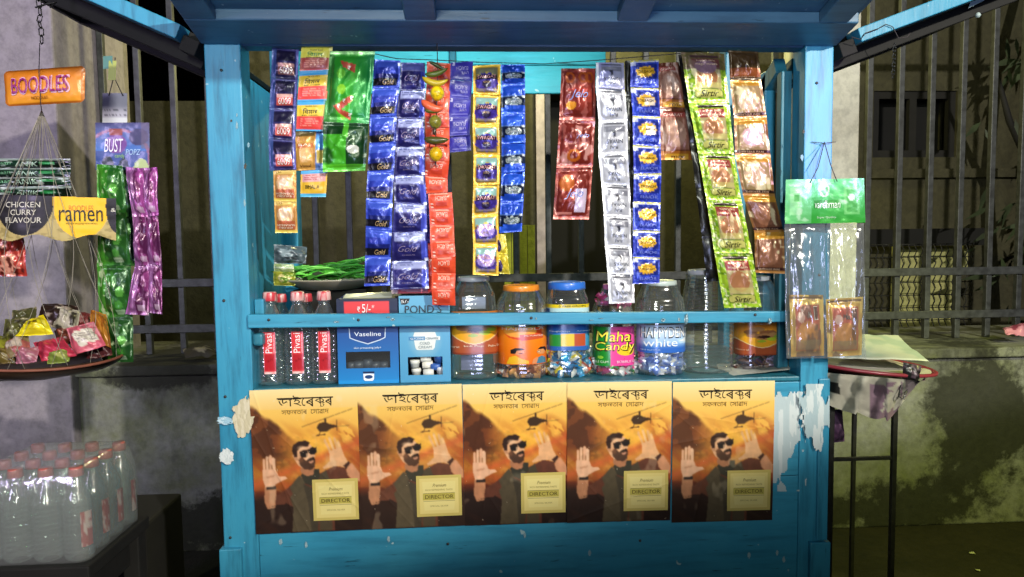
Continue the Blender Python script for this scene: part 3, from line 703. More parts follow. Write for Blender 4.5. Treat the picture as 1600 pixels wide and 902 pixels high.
# ------------------------------------------------------------------ hanging sachet strips
def relief(seed,puff=.006,seam=.09,wr=.0022,seamh=.0003):
    rr=np.random.default_rng(seed); ph=rr.uniform(0,6.28,8); an=rr.uniform(-1.1,1.1,8); fr=rr.uniform(5,16,8)
    def h(u,v):
        uu=np.clip((u-seam)/(1-2*seam),0,1); vv=np.clip((v-seam)/(1-2*seam),0,1)
        e=np.clip(np.sin(pi*uu)*np.sin(pi*vv),0,1)**.45
        w=0
        for k in range(5):
            t=(u*cos(an[k])+v*sin(an[k]))*fr[k]*.8+ph[k]+2.2*vnoise(u*2,v*2,seed+k); w=w+(1-np.abs(np.sin(t)))**2*(.5+vnoise(u*3,v*3,seed*3+k))
        w2=vnoise(u*4,v*4,seed+9,2)-.5
        return puff*e*(1+.6*w2)+wr*(w/5)*(.25+e)+wr*w2+seamh*np.sin(v*90)*(e<.02)*(np.minimum(v,1-v)<seam)
    return h
GRPS='sachet strips hanging in the kiosk opening'
def lerp(a,b,t): return a+(b-a)*t
def strip(label,pts,n,paint,mat='foil',Y=.02,tilt=.006,puff=.006,seam=.09,wr=.0022,res=(26,28),name='sachet_strip',part='sachet',group=GRPS,seed=0,gap=0.0,bend=.009,cut=None,fr=None,cat='sachet strip'):
    """pts: [(xleft,xright,y)...] from top to bottom in the photograph; paint(i) -> (painter, [lettering])"""
    xl=[p[0] for p in pts]; xr=[p[1] for p in pts]; ys=[p[2] for p in pts]
    rr=np.random.default_rng(seed+100)
    if fr is None: bo=np.linspace(ys[0],ys[-1],n+1)
    else: bo=np.array(fr,float)
    top=P((xl[0]+xr[0])/2,ys[0],Y)
    t=thing(name,label,cat,top,group)
    yb=[Y+rr.uniform(-bend,bend) for _ in bo]; yb[0]=Y
    sk=[rr.uniform(-1.6,1.6) for _ in bo]; jx=[rr.uniform(-1.3,1.3) for _ in bo]; jx[0]=0
    for i in range(n):
        a,b=bo[i],bo[i+1]-gap
        q=[]
        for (y,yy,s_,j_) in ((a,yb[i],sk[i],jx[i]),(b,yb[i+1]-tilt*.0,sk[i+1],jx[i+1])):
            L=np.interp(y,ys,xl)+j_; R=np.interp(y,ys,xr)+j_; q+= [P(L,y-s_,yy),P(R,y+s_,yy+rr.uniform(-.007,.007))]
        h=relief(seed*37+i*11+1,puff,seam,wr)
        S=quads(q[0],q[1],q[3],q[2],h); pa,tx=paint(i)
        m=MB(); m.grid(S,res[0],res[1],pa)
        for tt in tx:
            if tt[0]=='P': m.polyuv(tt[1],S,tt[2],.0011)
            else:
                kw=tt[6] if len(tt)>6 else {}
                m.text(tt[0],S,tt[1],tt[2],tt[3],tt[4],tt[5],lift=.0013,**kw)
        m.build(part,M[mat] if isinstance(mat,str) else mat,t)
    # nail cord at the top
    return t
def cordto(x,y,x2,y2,Y,par):
    m=MB(); m.tube([P(x,y,Y),P(x2,y2,Y)],.0009,5); m.build('cord',M['cord'],par)

def pA(i):
    def f(p):
        p.fill('231f4a'); p.noise(4,'3a3470',.5,.6,i); p.rect(.0,.0,.16,1,'3c4f8a'); p.rect(.9,0,1,1,'7a7fd0',.6)
        p.rect(.2,.1,.84,.44,'1c1836'); 
        p.rect(.28,.5,.84,.88,'c9584a' if i else '8a5a52'); p.rect(.28,.5,.84,.6,'dba69a'); p.rect(.2,.02,.9,.07,'55558f')
    return f,[('6009',.34,.62,.8,.83,'f4e6dc',dict(bold=.03,flip=True))]
strip('dark navy sachet strip with small red tags, leftmost strip in the kiosk',[(425,467,76),(421,463,170),(420,462,266)],4,pA,seed=1,Y=.028)
def pB(i):
    def f(p):
        p.fill('c9933a'); p.rect(0,0,1,.13,'e3c06a'); p.rect(.08,.14,.92,.86,'c78b4a'); p.ell(.5,.42,.36,.26,'e6b98a'); p.ell(.46,.40,.2,.13,'f0cfae'); p.rect(.12,.62,.9,.9,'b8603a'); p.rect(0,.92,1,1,'e8c95a')
    return f,[('SUGANDH',.15,.72,.88,.78,'f6e8c8',dict(flip=True)),('2:3:0',.1,.03,.35,.1,'6a4a12',{}),('KHUSBU',.2,.8,.8,.86,'f6e8c8',dict(flip=True))]
strip('two yellow sachets with a tan powder picture, under the dark navy strip',[(427,463,266),(429,464,364)],2,pB,seed=2,Y=.026)
def pC(i):
    def f(p):
        p.fill('e9c53a'); p.rect(0,0,1,.12,'3aa0d8'); p.vgrad(.12,.55,'e8c22c','f0cf4a'); p.rect(0,.5,1,.93,'e2443e'); p.rect(0,.93,1,1,'3aa0d8'); 
        if i==0: p.rect(0,0,1,.45,'d8d24a'); p.rect(0,.45,1,.9,'a84238')
        p.rect(.9,0,1,1,'e8d6a0',.35); p.squiggle(.12,.58,.8,.86,4,'f2a08c',.8,i)
    return f,[('\u09bfবমল',.22,.24,.72,.42,'2c8a4a' if i==0 else '1a1208',dict(bold=.02)),('SILVER PAN',.3,.15,.7,.2,'5a3c12',{}),('pan masala',.2,.44,.75,.495,'2a1a12',{})]
strip('yellow, red and sky blue sachet strip with black Bengali lettering',[(471,520,72),(466,512,140),(462,506,205)],3,pC,'matte',seed=3,Y=.018,puff=.004,wr=.0015,fr=[72,112,158,205])
def pC2(i):
    def f(p):
        p.fill('4a6aa0'); p.rect(0,0,.68,1,'b98436'); p.rect(.05,.25,.62,.92,'d09a4a'); p.ell(.33,.6,.2,.2,'e6b878'); p.rect(.08,.3,.6,.42,'c4703a'); p.rect(.72,.1,1,.45,'4f8fd0'); p.rect(0,0,.66,.14,'5a4a24'); p.rect(.75,.5,1,.85,'b9a24a')
    return f,[('RAJ',.12,.32,.5,.4,'f6e6c0',{}),('Vimal',.15,.85,.55,.92,'5a2a14',{})]
strip('gold and slate sachet hanging under the black lettered yellow strip',[(461,508,205),(462,505,266)],1,pC2,seed=4,Y=.03)
def pC3(i):
    def f(p):
        p.fill('e0b030'); p.rect(0,0,1,.12,'4aa2d8'); p.rect(.08,.14,.92,.42,'dba0a0'); p.rect(0,.88,1,1,'52b4dc'); p.squiggle(.14,.18,.88,.4,3,'a83c3a',.8)
    return f,[('BIMAL A',.2,.54,.72,.68,'1a1208',dict(bold=.02))]
strip('small yellow sachet with a pink panel and pale blue hem, above the green leaves',[(470,512,266),(470,510,308)],1,pC3,'matte',seed=5,Y=.022)
def pD(i):
    def f(p):
        if i==0:
            p.fill('2f9a2a'); p.noise(3,'53c02c',.5,.8,3,.15); p.mask(np.clip((p.U-.55)*2.5,0,1),'0f7a4a',.8); p.mask(np.clip((p.U-.1-p.V*.2)<0,0,1),'2a5a28',.5)
            p.ell(.36,.55,.1,.07,'9ad82c',.8); p.ell(.32,.33,.09,.07,'7ccc2c',.7); p.ell(.42,.9,.07,.06,'9ad82c',.7)
            p.poly([(.2,.78),(.6,.62),(.62,.70),(.3,.86)],'b84a34'); p.poly([(.3,.80),(.6,.88),(.58,.96),(.3,.86)],'b84a34'); p.poly([(.25,.14),(.62,.2),(.62,.32),(.35,.24)],'b84a34'); p.rect(0,0,1,.05,'bfe0a8',.6)
        else:
            p.fill('17401c'); p.mask(p.U<.55,'42a824'); p.noise(3,'0e2a14',.5,.6,5); p.rect(.45,0,.58,.3,'4fae2c'); p.ell(.7,.55,.13,.09,'cfd2c4'); p.mask((p.V<.25)&(p.U<.45),'123a16'); p.mask(p.V>.85,'6ad82e',.6)
    tx=[('₹1',.44,.22,.52,.28,'f2f2e0',dict(bold=.03)),('₹1',.56,.64,.64,.70,'f2f2e0',dict(bold=.03)),('₹1',.4,.68,.47,.73,'f2f2e0',dict(bold=.03)),('₹1',.54,.87,.62,.92,'f2f2e0',dict(bold=.03)),('₹1',.28,.75,.34,.80,'f2f2e0',dict(bold=.03))] if i==0 else []
    return f,tx
strip('pair of large shiny green mint packets, the widest pack among the left strips',[(516,586,80),(506,577,191),(505,571,268)],2,pD,seed=6,Y=.012,puff=.012,wr=.005,res=(44,60),fr=[80,192,268],part='packet')
def pE(i):
    def f(p):
        p.fill('2a3aa6'); p.noise(3,'3c54cc',.5,.6,i); p.rect(0,0,1,.26,'3f58c8'); p.rect(.1,.5,.95,.72,'1b2470'); p.rect(.0,.66,.9,.9,'15131c'); p.rect(.92,.1,1,.22,'d8dcf0'); p.rect(0,.9,1,1,'3850c4')
    return f,[('Gold',.38,.69,.8,.87,'c9a878',dict(shear=.3,bold=.01))]
strip('long royal blue strip with black bands and gold script, beside the green packets',[(584,626,94),(575,617,240),(568,608,447)],8,pE,seed=7,Y=.016,wr=.003)
def pF(i):
    def f(p):
        p.fill('221f5a'); p.noise(3,'2f2d80',.5,.6,i+3); p.rect(.05,0,.95,.26,'aab0e0' if i else '5a60a8'); p.rect(.07,.27,.95,.31,'c0c4e8',.5); p.rect(.82,.3,.98,.95,'4a58d0',.8); p.squiggle(.1,.03,.6,.22,2,'5a5f98',.8,i); p.rect(.9,.9,1,1,'d8dcf0')
    return f,[('Gold',.18,.45,.75,.66,'8a7a98',dict(shear=.5)),('REGULAR',.3,.76,.65,.8,'8a7a98',{})]
strip('long dark indigo strip with pale lavender headers, just left of the red strip',[(626,664,98),(618,664,240),(610,670,452)],8,pF,seed=8,Y=.008,wr=.003,puff=.007)
def pF2(i):
    def f(p): p.fill('2a2f90'); p.noise(4,'5a68e0',.5,.8,i)
    return f,[]
strip('narrow edge of a second indigo strip tucked behind the red strip',[(655,668,300),(662,678,452)],4,pF2,seed=18,Y=.04)
def pG(i):
    def f(p):
        p.fill('dc4a2c'); p.noise(2,'ea5a34',.5,.6,i); p.rect(.25,.05,.8,.09,'f6b8a0',.8); p.rect(.3,.55,.75,.85,'b0301c',.7); p.rect(.06,.62,.2,.9,'f4e0d0'); p.rect(.1,.69,.16,.83,'c03a20'); p.rect(0,.96,1,1,'b8381c')
    return f,[('ELAICHI',.28,.2,.75,.46,'f8cfb8',dict(flip=True,shear=.1))]
strip('upper run of bright orange red sachets behind the lemon and chilli charm',[(667,704,98),(664,702,200),(660,700,302)],8,pG,'matte',seed=9,Y=.014,puff=.004,wr=.0014,res=(20,16))
strip('lower run of bright orange red sachets hanging down over the pale blue carton',[(669,706,302),(673,711,390),(675,711,477)],7,pG,'matte',seed=10,Y=-.004,puff=.004,wr=.0014,res=(20,16))
def pG2(i):
    def f(p): p.fill('d83a28'); p.noise(5,'b02a20',.5,.5)
    return f,[]
strip('thin edge of a red strip peeking out left of the lower orange red sachets',[(664,674,380),(668,680,456)],3,pG2,'matte',seed=19,Y=.02,puff=.002,res=(8,12))
def pH(i):
    def f(p):
        p.fill('352f98'); p.noise(2,'4038ac',.5,.6,i); p.rect(.15,.84,.85,.88,'a8a4e0',.7); p.rect(.06,.0,.18,.2,'d8d4f0'); p.rect(.09,.05,.15,.14,'352f98')
    return f,[('ELAICHI',.25,.28,.78,.48,'b0a8d8',dict(flip=True)),('LYFE',.5,.55,.8,.68,'b0a8d8',dict(flip=True))]
strip('short violet sachet strip right of the lemon and chilli charm',[(704,739,97),(702,737,150),(700,734,212)],4,pH,'matte',seed=11,Y=.02,puff=.003,wr=.0014,res=(20,20))
strip('lower violet sachet pair, darker and set behind the short violet strip',[(701,735,210),(703,736,237)],1,pH,'matte',seed=12,Y=.034,puff=.003,res=(20,20))
def pI(i):
    def f(p):
        p.fill('d8a82a'); p.rect(.1,.1,.9,.9,'6a5a3a'); p.rect(.12,.11,.88,.4,'8fb8b0' if i else '7a7a5a'); p.mask((p.V>.22+.12*abs(np.sin(p.U*6)))&(p.V<.42)&(p.U>.12)&(p.U<.88),'c9b24a'); 
        p.noise(9,'2a1a4a',.35,.9,i) if False else None
        p.ell(.5,.58,.4,.28,'3a2a80'); p.mask((((p.U-.5)/.44)**2+((p.V-.58)/.32)**2<1)&(vnoise(p.U*14,p.V*14,i)>.56),'4838a0'); p.rect(.14,.34,.86,.5,'1e1228'); p.ell(.5,.66,.18,.12,'1e1228',.8)
        if i>4: p.ell(.5,.52,.36,.22,'b49ad8',.8)
        p.rect(0,.0,1,.07,'e8c03a'); p.rect(.14,.8,.86,.88,'b9a890',.6)
    return f,[('SWAGAT',.17,.36,.84,.47,'e8a8a8',dict(bold=.03)),('GOLD',.38,.56,.6,.62,'d8b070',{})]
strip('gold edged strip of seven sachets with purple emblems and mountain scenes',[(739,782,102),(739,780,240),(738,778,430)],7,pI,seed=13,Y=.008,wr=.0028,puff=.007)
def pI2(i):
    def f(p): p.fill('e0c83a'); p.noise(4,'f2e88a',.55,.8,i); p.ell(.2,.6,.3,.3,'3a2a60')
    return f,[]
strip('crumpled yellow sachet tail sticking out behind the mountain scene strip',[(776,790,366),(777,796,428)],2,pI2,seed=14,Y=.02,wr=.006)
def pJ(i):
    def f(p):
        p.fill('1f49bc'); p.noise(2.5,'2c62dc',.5,.7,i); p.rect(.0,.42,1,.72,'0e1c3a'); p.rect(0,.4,1,.44,'6a8ab8',.7); p.ell(.52,.60,.36,.12,'a8b2ae'); p.ell(.52,.60,.32,.09,'6a7a80'); p.rect(.86,.38,.96,.46,'dfe4ea'); p.rect(0,.72,.15,.78,'0a0d18')
    return f,[('CHAMPION',.27,.56,.78,.64,'e0e4e8',{})]
strip('bright blue strip with grey oval logos, rightmost of the left hand group',[(783,820,101),(783,820,240),(781,816,362)],6,pJ,seed=15,Y=.012,wr=.0045,puff=.008,fr=[101,132,178,224,270,316,363])
def pK(i):
    def f(p):
        p.fill('74241c'); p.noise(4,'9a3a30',.5,.8,i); p.noise(7,'c07068',.66,.6,i+9,.06)
        if i==0: 
            for cx in (.25,.62,.8): p.mask(abs(((p.U-cx)/.13)**2+((p.V-.18)/.11)**2-.7)<.4,'c05a20',.9)
            p.rect(.2,.4,.75,.44,'a83a34'); p.ell(.3,.72,.13,.08,'e8962a')
        if i==1: p.noise(5,'e0a8a0',.6,.8,3); p.mask(abs(((p.U-.45)/.2)**2+((p.V-.75)/.14)**2-.6)<.3,'c8661e',.9)
        if i==2: p.rect(.55,.42,.86,.86,'d8c4dc'); p.ell(.3,.3,.2,.16,'c0641e',.8); p.rect(.05,.86,.5,.9,'e89a90',.8)
        p.rect(0,.95,1,1,'c87068')
    return f,([('Jelo',.25,.42,.75,.62,'9aa8e0',dict(shear=.4,bold=.03))] if i!=1 else [('jelo',.5,.28,.85,.4,'9aa8e0',dict(shear=.4,bold=.03))])
strip('three shiny brick red snack packets in a chain, left of the grey strip',[(877,931,107),(872,929,230),(865,921,343)],3,pK,seed=16,Y=.016,puff=.012,wr=.007,res=(40,48),part='packet',fr=[107,188,262,343])
def pL(i):
    def f(p):
        p.fill('c4c4cc' if i else '9a9ac8'); p.noise(3,'aeaeb8',.5,.6,i); p.rect(.2,.07,.9,.12,'3a3a44',.5); p.rect(.18,.16,.9,.34,'70707c',.8); p.mask((abs(p.U-.53)<.07*(1-(p.V-.3)*3))&(p.V>.3)&(p.V<.52),'3a3a44'); p.rect(.0,0,.08,1,'e6e6ee'); p.rect(.35,.2,.75,.28,'8a8a96')  # topmost sachet tinted bluish: shade of the shutter painted in
    return f,[('RAJ',.4,.74,.66,.86,'55555f',dict(flip=True)),('NIWAS',.28,.58,.82,.7,'55555f',dict(flip=True)),('PREMIUM PAN MASALA',.25,.08,.85,.11,'2a2a33',{})]
strip('long silver grey strip with small black print, hanging over the bright pink jar',[(931,975,98),(936,982,240),(945,986,370),(953,993,473)],8,pL,seed=17,Y=.004,wr=.0032,puff=.006,fr=[98,139,189,240,289,338,385,429,474])
def pE2(i):
    def f(p): p.fill('15140f'); p.noise(6,'4a4a48',.6,.7,i)
    return f,[]
strip('thin black foil edge of a strip between the silver grey and the blue gold strips',[(976,986,95),(982,992,300),(983,992,440)],6,pE2,seed=20,Y=.026,res=(8,24),puff=.003)
def pM(i):
    def f(p):
        p.fill('2533a4'); p.noise(3,'3550cc',.5,.7,i); p.rect(0,0,1,.07,'b0a83c'); p.rect(.0,.07,1,.1,'dfe2ee'); p.noise(16,'6a7ae0',.6,.7,i+3,.05); p.rect(.2,.16,.95,.7,'14206a',.7)
        p.mask(((p.U-.52)/.33)**2+((p.V-.44)/.2)**2<1+.22*np.sin(12*np.arctan2(p.V-.44,p.U-.52)),'e0ac28'); 
        if i in(1,2): p.rect(.45,.35,.8,.6,'ead8c8',.9)
        p.rect(0,.08,.16,.2,'c8ccea')
    return f,[('DILBAGH',.27,.40,.78,.49,'3a2408',dict(bold=.02)),('SILVER COATED',.35,.32,.7,.36,'5a3a08',{}),('ELAICHI',.25,.76,.85,.86,'8a98ea',{})]
strip('royal blue strip with bright yellow cloud badges, long, right of the silver grey strip',[(985,1029,94),(990,1033,240),(988,1030,443)],8,pM,seed=21,Y=.006,wr=.003,fr=[94,137,182,228,271,316,360,402,443])
def pN(i):
    def f(p):
        p.fill('5f2c18'); p.rect(.0,.1,.8,.82,'8a5a4a'); p.ell(.4,.5,.33,.26,'aa8270'); p.noise(5,'e6cfc4',.62,.7,i); p.rect(0,.1,.75,.2,'9a4640'); p.rect(0,.84,1,1,'9a5a1e'); p.rect(.1,.88,.8,.98,'c8922e')
    return f,[('GHARAT',.1,.12,.65,.18,'f0c8b8',{}),('mix',.3,.9,.7,.97,'4a2408',{})]
strip('pair of brown packets with pinkish powder pictures, tilted behind the lime strip',[(1029,1060,98),(1032,1086,172),(1032,1085,250)],2,pN,seed=22,Y=.045,puff=.009,wr=.004,res=(34,40),fr=[98,168,250])
def pO(i):
    def f(p):
        p.fill('a4c832'); p.mask(vnoise(p.U*18,p.V*22,i)>.55,'5f8a18',.8); p.mask(vnoise(p.U*18,p.V*22,i+5)>.66,'eef2c0',.9)
        p.rect(.2,.12,.84,.92,'b0a070'); p.rect(.2,.12,.84,.3,'8e3a34'); p.rect(.2,.05,.84,.11,'2a1c1a'); p.ell(.5,.5,.26,.19,'a8704a'); p.noise(5,'e8d8b0',.62,.8,i+2,.05) if i in(0,3,4) else None
        p.mask(((p.U-.5)/.32)**2+((p.V-.53)/.2)**2<.5,'9a6a48',.5); p.rect(.2,.62,.84,.72,'c9c070',.6)
        p.mask(((p.U-.52)/.36)**4+((p.V-.83)/.09)**4<1,'5f7a20'); p.mask(((p.U-.52)/.34)**4+((p.V-.83)/.075)**4<1,'c8c46a')
        if i==0: p.rect(0,0,1,.35,'5a3a3a',.7); p.ell(.5,.3,.26,.14,'8a6a7a')  # shadow of the shutter painted over the top packet
    return f,[('Sirtir',.3,.775,.74,.885,'2a2410',dict(shear=.3,bold=.03)),('supari mix',.3,.15,.74,.2,'f0d0b0',{}),('magic masala',.27,.22,.78,.28,'f0d0b0',{})]
strip('long curved lime green strip with five large packets and cream badges',[(1064,1131,83),(1077,1140,160),(1090,1146,240),(1103,1158,312),(1115,1174,395),(1132,1191,481)],5,pO,seed=23,Y=-.012,puff=.010,wr=.0045,res=(44,52),fr=[83,160,240,313,396,481],part='packet')
def pE3(i):
    def f(p): p.fill('16120c'); p.noise(6,'4a4236',.62,.7,i)
    return f,[]
strip('dark brown foil edge of a strip hidden behind the lime green strip',[(1060,1070,85),(1080,1092,240),(1092,1112,330),(1104,1124,440)],5,pE3,seed=24,Y=.02,res=(8,24),puff=.003)
def pQ(i):
    def f(p):
        p.fill('7a522c'); p.rect(0,.0,1,.16,'b8822a'); p.rect(.06,.17,.94,.86,'9a8058' if i<4 else '784c36'); p.ell(.45,.55,.32,.25,'c0a080' if i<4 else '906048'); p.noise(4,'ecdcb0',.6,.8,i+1,.06); p.rect(0,.86,1,.94,'3a1a1a'); p.rect(0,.94,1,1,'a8743a')
        if i==0: p.fill('4a3418'); p.rect(0,.6,1,.9,'8a4a24')  # top packet painted dark for the shade under the shutter
        if i==2: p.ell(.5,.5,.3,.25,'e8b8c8',.7)
    return f,[('SHIKHAR PAN',.1,.875,.8,.925,'e0c0a0',{})]
strip('long curved brown strip with golden headers, rightmost strip inside the kiosk',[(1138,1184,80),(1143,1192,140),(1148,1199,190),(1150,1206,250),(1160,1210,305),(1178,1224,360),(1181,1227,427)],6,pQ,seed=25,Y=.006,puff=.009,wr=.004,res=(36,40),fr=[80,125,185,243,306,363,427],part='packet')

# thin wires holding strips to the beam
wires=thing('hanging_wire','thin dark wire strung under the front beam holding the sachet strips','wire',P(800,80,.03))
m=MB(); 
zw=[(420,74),(520,70),(620,92),(680,94),(760,98),(850,100),(940,94),(1060,84),(1140,76),(1200,70)]
m.tube([P(x,y,.048) for x,y in zw],.0011,5); m.build('strand',M['cord'],wires)

# lemon and chilli charm
c=thing('lemon_chilli_charm','lemon and green chilli charm threaded on a cord over the orange red strip','charm',P(683,70,-.02))
m=MB(); m.tube([P(683,68,-.02),P(684,110,-.022),P(683,150,-.024),P(681,200,-.024),P(681,262,-.024)],.0012,5); m.build('cord',M['cord'],c)
def fruit(px,py,r,col,seed):
    m=MB(); cc=P(px,py,-.03); n=20; V=[];F=[]
    for i in range(n+1):
        th=pi*i/n
        for k in range(24):
            ph=2*pi*k/24; rr=r*(1+.10*abs(cos(th))**6+.02*sin(5*ph+seed)*sin(th)); V.append(cc+np.array([rr*sin(th)*cos(ph),rr*sin(th)*sin(ph),rr*cos(th)]))
    F=[(i*24+k,(i+1)*24+k,(i+1)*24+(k+1)%24,i*24+(k+1)%24) for i in range(n) for k in range(24)]
    vv=np.array(V); cl=np.where(vnoise(vv[:,0]*300,vv[:,2]*300,seed)[:,None]>.6,hx(col)*.8,hx(col)); m.add(V,F,s2l(cl),True); m.build('lemon',M['solid'],c)
fruit(683,146,.0165,'e8c814',1); fruit(680,191,.015,'86802a',2); fruit(681,241,.016,'dcae10',3)
def blade(px,py,L,a,w,col,sag=.0,name='chilli'):
    m=MB(); n=14; cen=P(px,py,-.034); d=np.array([cos(a),0,sin(a)]); s_=[];rad=[]
    for i in range(n): t=i/(n-1)-.5; s_.append(cen+d*L*t+np.array([0,-.004,-sag*(1-(2*t)**2)])); rad.append(max(w*(1-(2*t)**2)**.5*(1.1-.5*t),.0006))
    m.tube(s_,rad,10,col=hl(col)); m.build(name,M['solid'],c)
blade(680,123,.06,-.1,.007,'b8a020',.012); blade(682,112,.055,.25,.006,'4a5a18',.006,'leaf'); blade(684,104,.045,-.5,.004,'3a4a14',.0,'leaf'); blade(676,163,.055,-.35,.009,'e0603c',.01); blade(675,174,.035,-.1,.0055,'5a5a18',.0); blade(682,218,.058,-.02,.008,'4a4a18',.003,'leaf'); blade(679,205,.02,1.5,.004,'3a2a14')
# ------------------------------------------------------------------ goods on the shelf
def zpx(px,py,Y): return P(px,py,Y)[2]
def cylS(c,r,z0,z1,a0,a1,e=2.0,lift=.0008,rz=None):
    def S(u,v):
        u=np.asarray(u,float); v=np.asarray(v,float); a=a0+(a1-a0)*u; z=z1+(z0-z1)*v
        R=(r if rz is None else rz(z))
        q=(R*((abs(np.cos(a))**e+abs(np.sin(a))**e)**(-1/e) if e!=2 else 1)+lift)
        return np.stack([c[0]+q*np.sin(a),c[1]-q*np.cos(a),c[2]+z],-1)
    return S
def candies(name,label,c,r,z0,z1,cols,n,seed,size=.016,cat='candy',foil=True,e=2.0):
    rr=random.Random(seed); m=MB()
    for i in range(n):
        a=rr.uniform(-2.2,2.2); q=r*sqrt(rr.uniform(.25,.95)); z=z0+.006+(z1-z0)*rr.random()**1.1
        if e>2: q*=1.04
        p=np.array([c[0]+q*sin(a),c[1]-q*cos(a),c[2]+z]); s_=size*rr.uniform(.8,1.3)
        A=nrm([rr.gauss(0,1),rr.gauss(0,.6),rr.gauss(0,.6)]); B=nrm(np.cross(A,[rr.gauss(0,.4),-1,rr.gauss(0,.5)])); N=np.cross(A,B)
        if N[1]>0: N=-N
        col=hx(rr.choice(cols)); u=np.linspace(-1,1,6); U,V=np.meshgrid(u,u)
        h=s_*.35*np.sqrt(np.clip((1-U**2)*(1-V**2),0,1))+.0012*(vnoise(U*2+seed,V*2+i,i)-.5)*2
        T=1-.35*np.exp(-((abs(U)-.72)/.12)**2)
        pts=p+A*(U*s_*.95)[...,None]+B*(V*T*s_*.6)[...,None]+N*h[...,None]
        cc=np.tile(col,(6,6,1)); st=rr.random()
        if st<.5: cc[2:4,1:5]=hx(rr.choice(cols+['f4f4f0']))
        F=[(x*6+y,(x+1)*6+y,(x+1)*6+y+1,x*6+y+1) for x in range(5) for y in range(5)]
        m.add(pts,F,s2l(cc).reshape(-1,3),True)
    o=m.build(name,M['foil' if foil else 'solid']); 
    return tag(o,label,cat,kind='stuff')
def jar(label,xc,w,ytop,Y,lid,prof,e=2.4,ribs=0,lidw=None,lidh=.03,ybot=598,group='candy jars on the shelf',cat='jar',mat='jar',lidrib=60):
    r=w/2/FPX*(Y+1.75); x=P(xc,520,Y)[0]; ht=zpx(xc,ytop,Y)-SH-.001; t=thing('candy_jar',label,cat,(x,Y,SH+.001),group)
    c=np.array([x,Y,SH+.001]); H=ht-lidh*.8
    zs=np.linspace(0,1,70)
    pr=[(z*H,r*np.interp(z,[a for a,b in prof],[b for a,b in prof])*(1+ribs*.012*(np.sin(z*H*2*pi/.011)))*(1 if True else 1)) for z in zs]
    m=MB(); m.lathe(c,[(0.0,r*.5)]+pr,48,e,cap=False); m.build('jar_body',M[mat],t)
    lr=(lidw/2/FPX*(Y+1.75)) if lidw else r*.7
    m=MB(); V=[]; n=lidrib*2
    pr2=[(ht-lidh,lr*.98),(ht-lidh+.002,lr),(ht-.003,lr),(ht-.0005,lr*.97),(ht,lr*.9),(ht-.001,lr*.86),(ht-.001,.001)]
    m.lathe(c,pr2,n,2,col=hl(lid)); 
    m.v[-1]=m.v[-1]; vv=m.v[-1]; k=np.arange(len(vv))%n; f_=np.where((k%2==0)&(vv[:,2]<c[2]+ht-.004),1.018,1); vv[:,0]=c[0]+(vv[:,0]-c[0])*f_; vv[:,1]=c[1]+(vv[:,1]-c[1])*f_
    m.build('lid',M['solid'],t)
    return t,c,r,ht,H
bell=[(0,.93),(.03,1.0),(.55,1.0),(.66,.99),(.78,.97),(.88,.88),(.95,.72),(1,.70)]
JY=.105
def labelon(t,c,r,px,ytop,ybot,Y,a0,a1,e,paint,texts,polys=(),mat='label',nu=60,nv=60,lift=.0012,name='label'):
    z1=zpx(px,ytop,Y-r)-c[2]; z0=zpx(px,ybot,Y-r)-c[2]
    S=cylS(c,r,z0,z1,a0,a1,e,lift); m=MB(); m.grid(S,nu,nv,paint)
    for k_,(p_,col) in enumerate(polys): m.polyuv(p_,S,col,.0005+k_*.00012)
    for k_,tt in enumerate(texts):
        kw=tt[6] if len(tt)>6 else {}
        m.text(tt[0],S,tt[1],tt[2],tt[3],tt[4],tt[5],lift=.0024+.0004*k_,**kw)
    return m.build(name,M[mat],t)

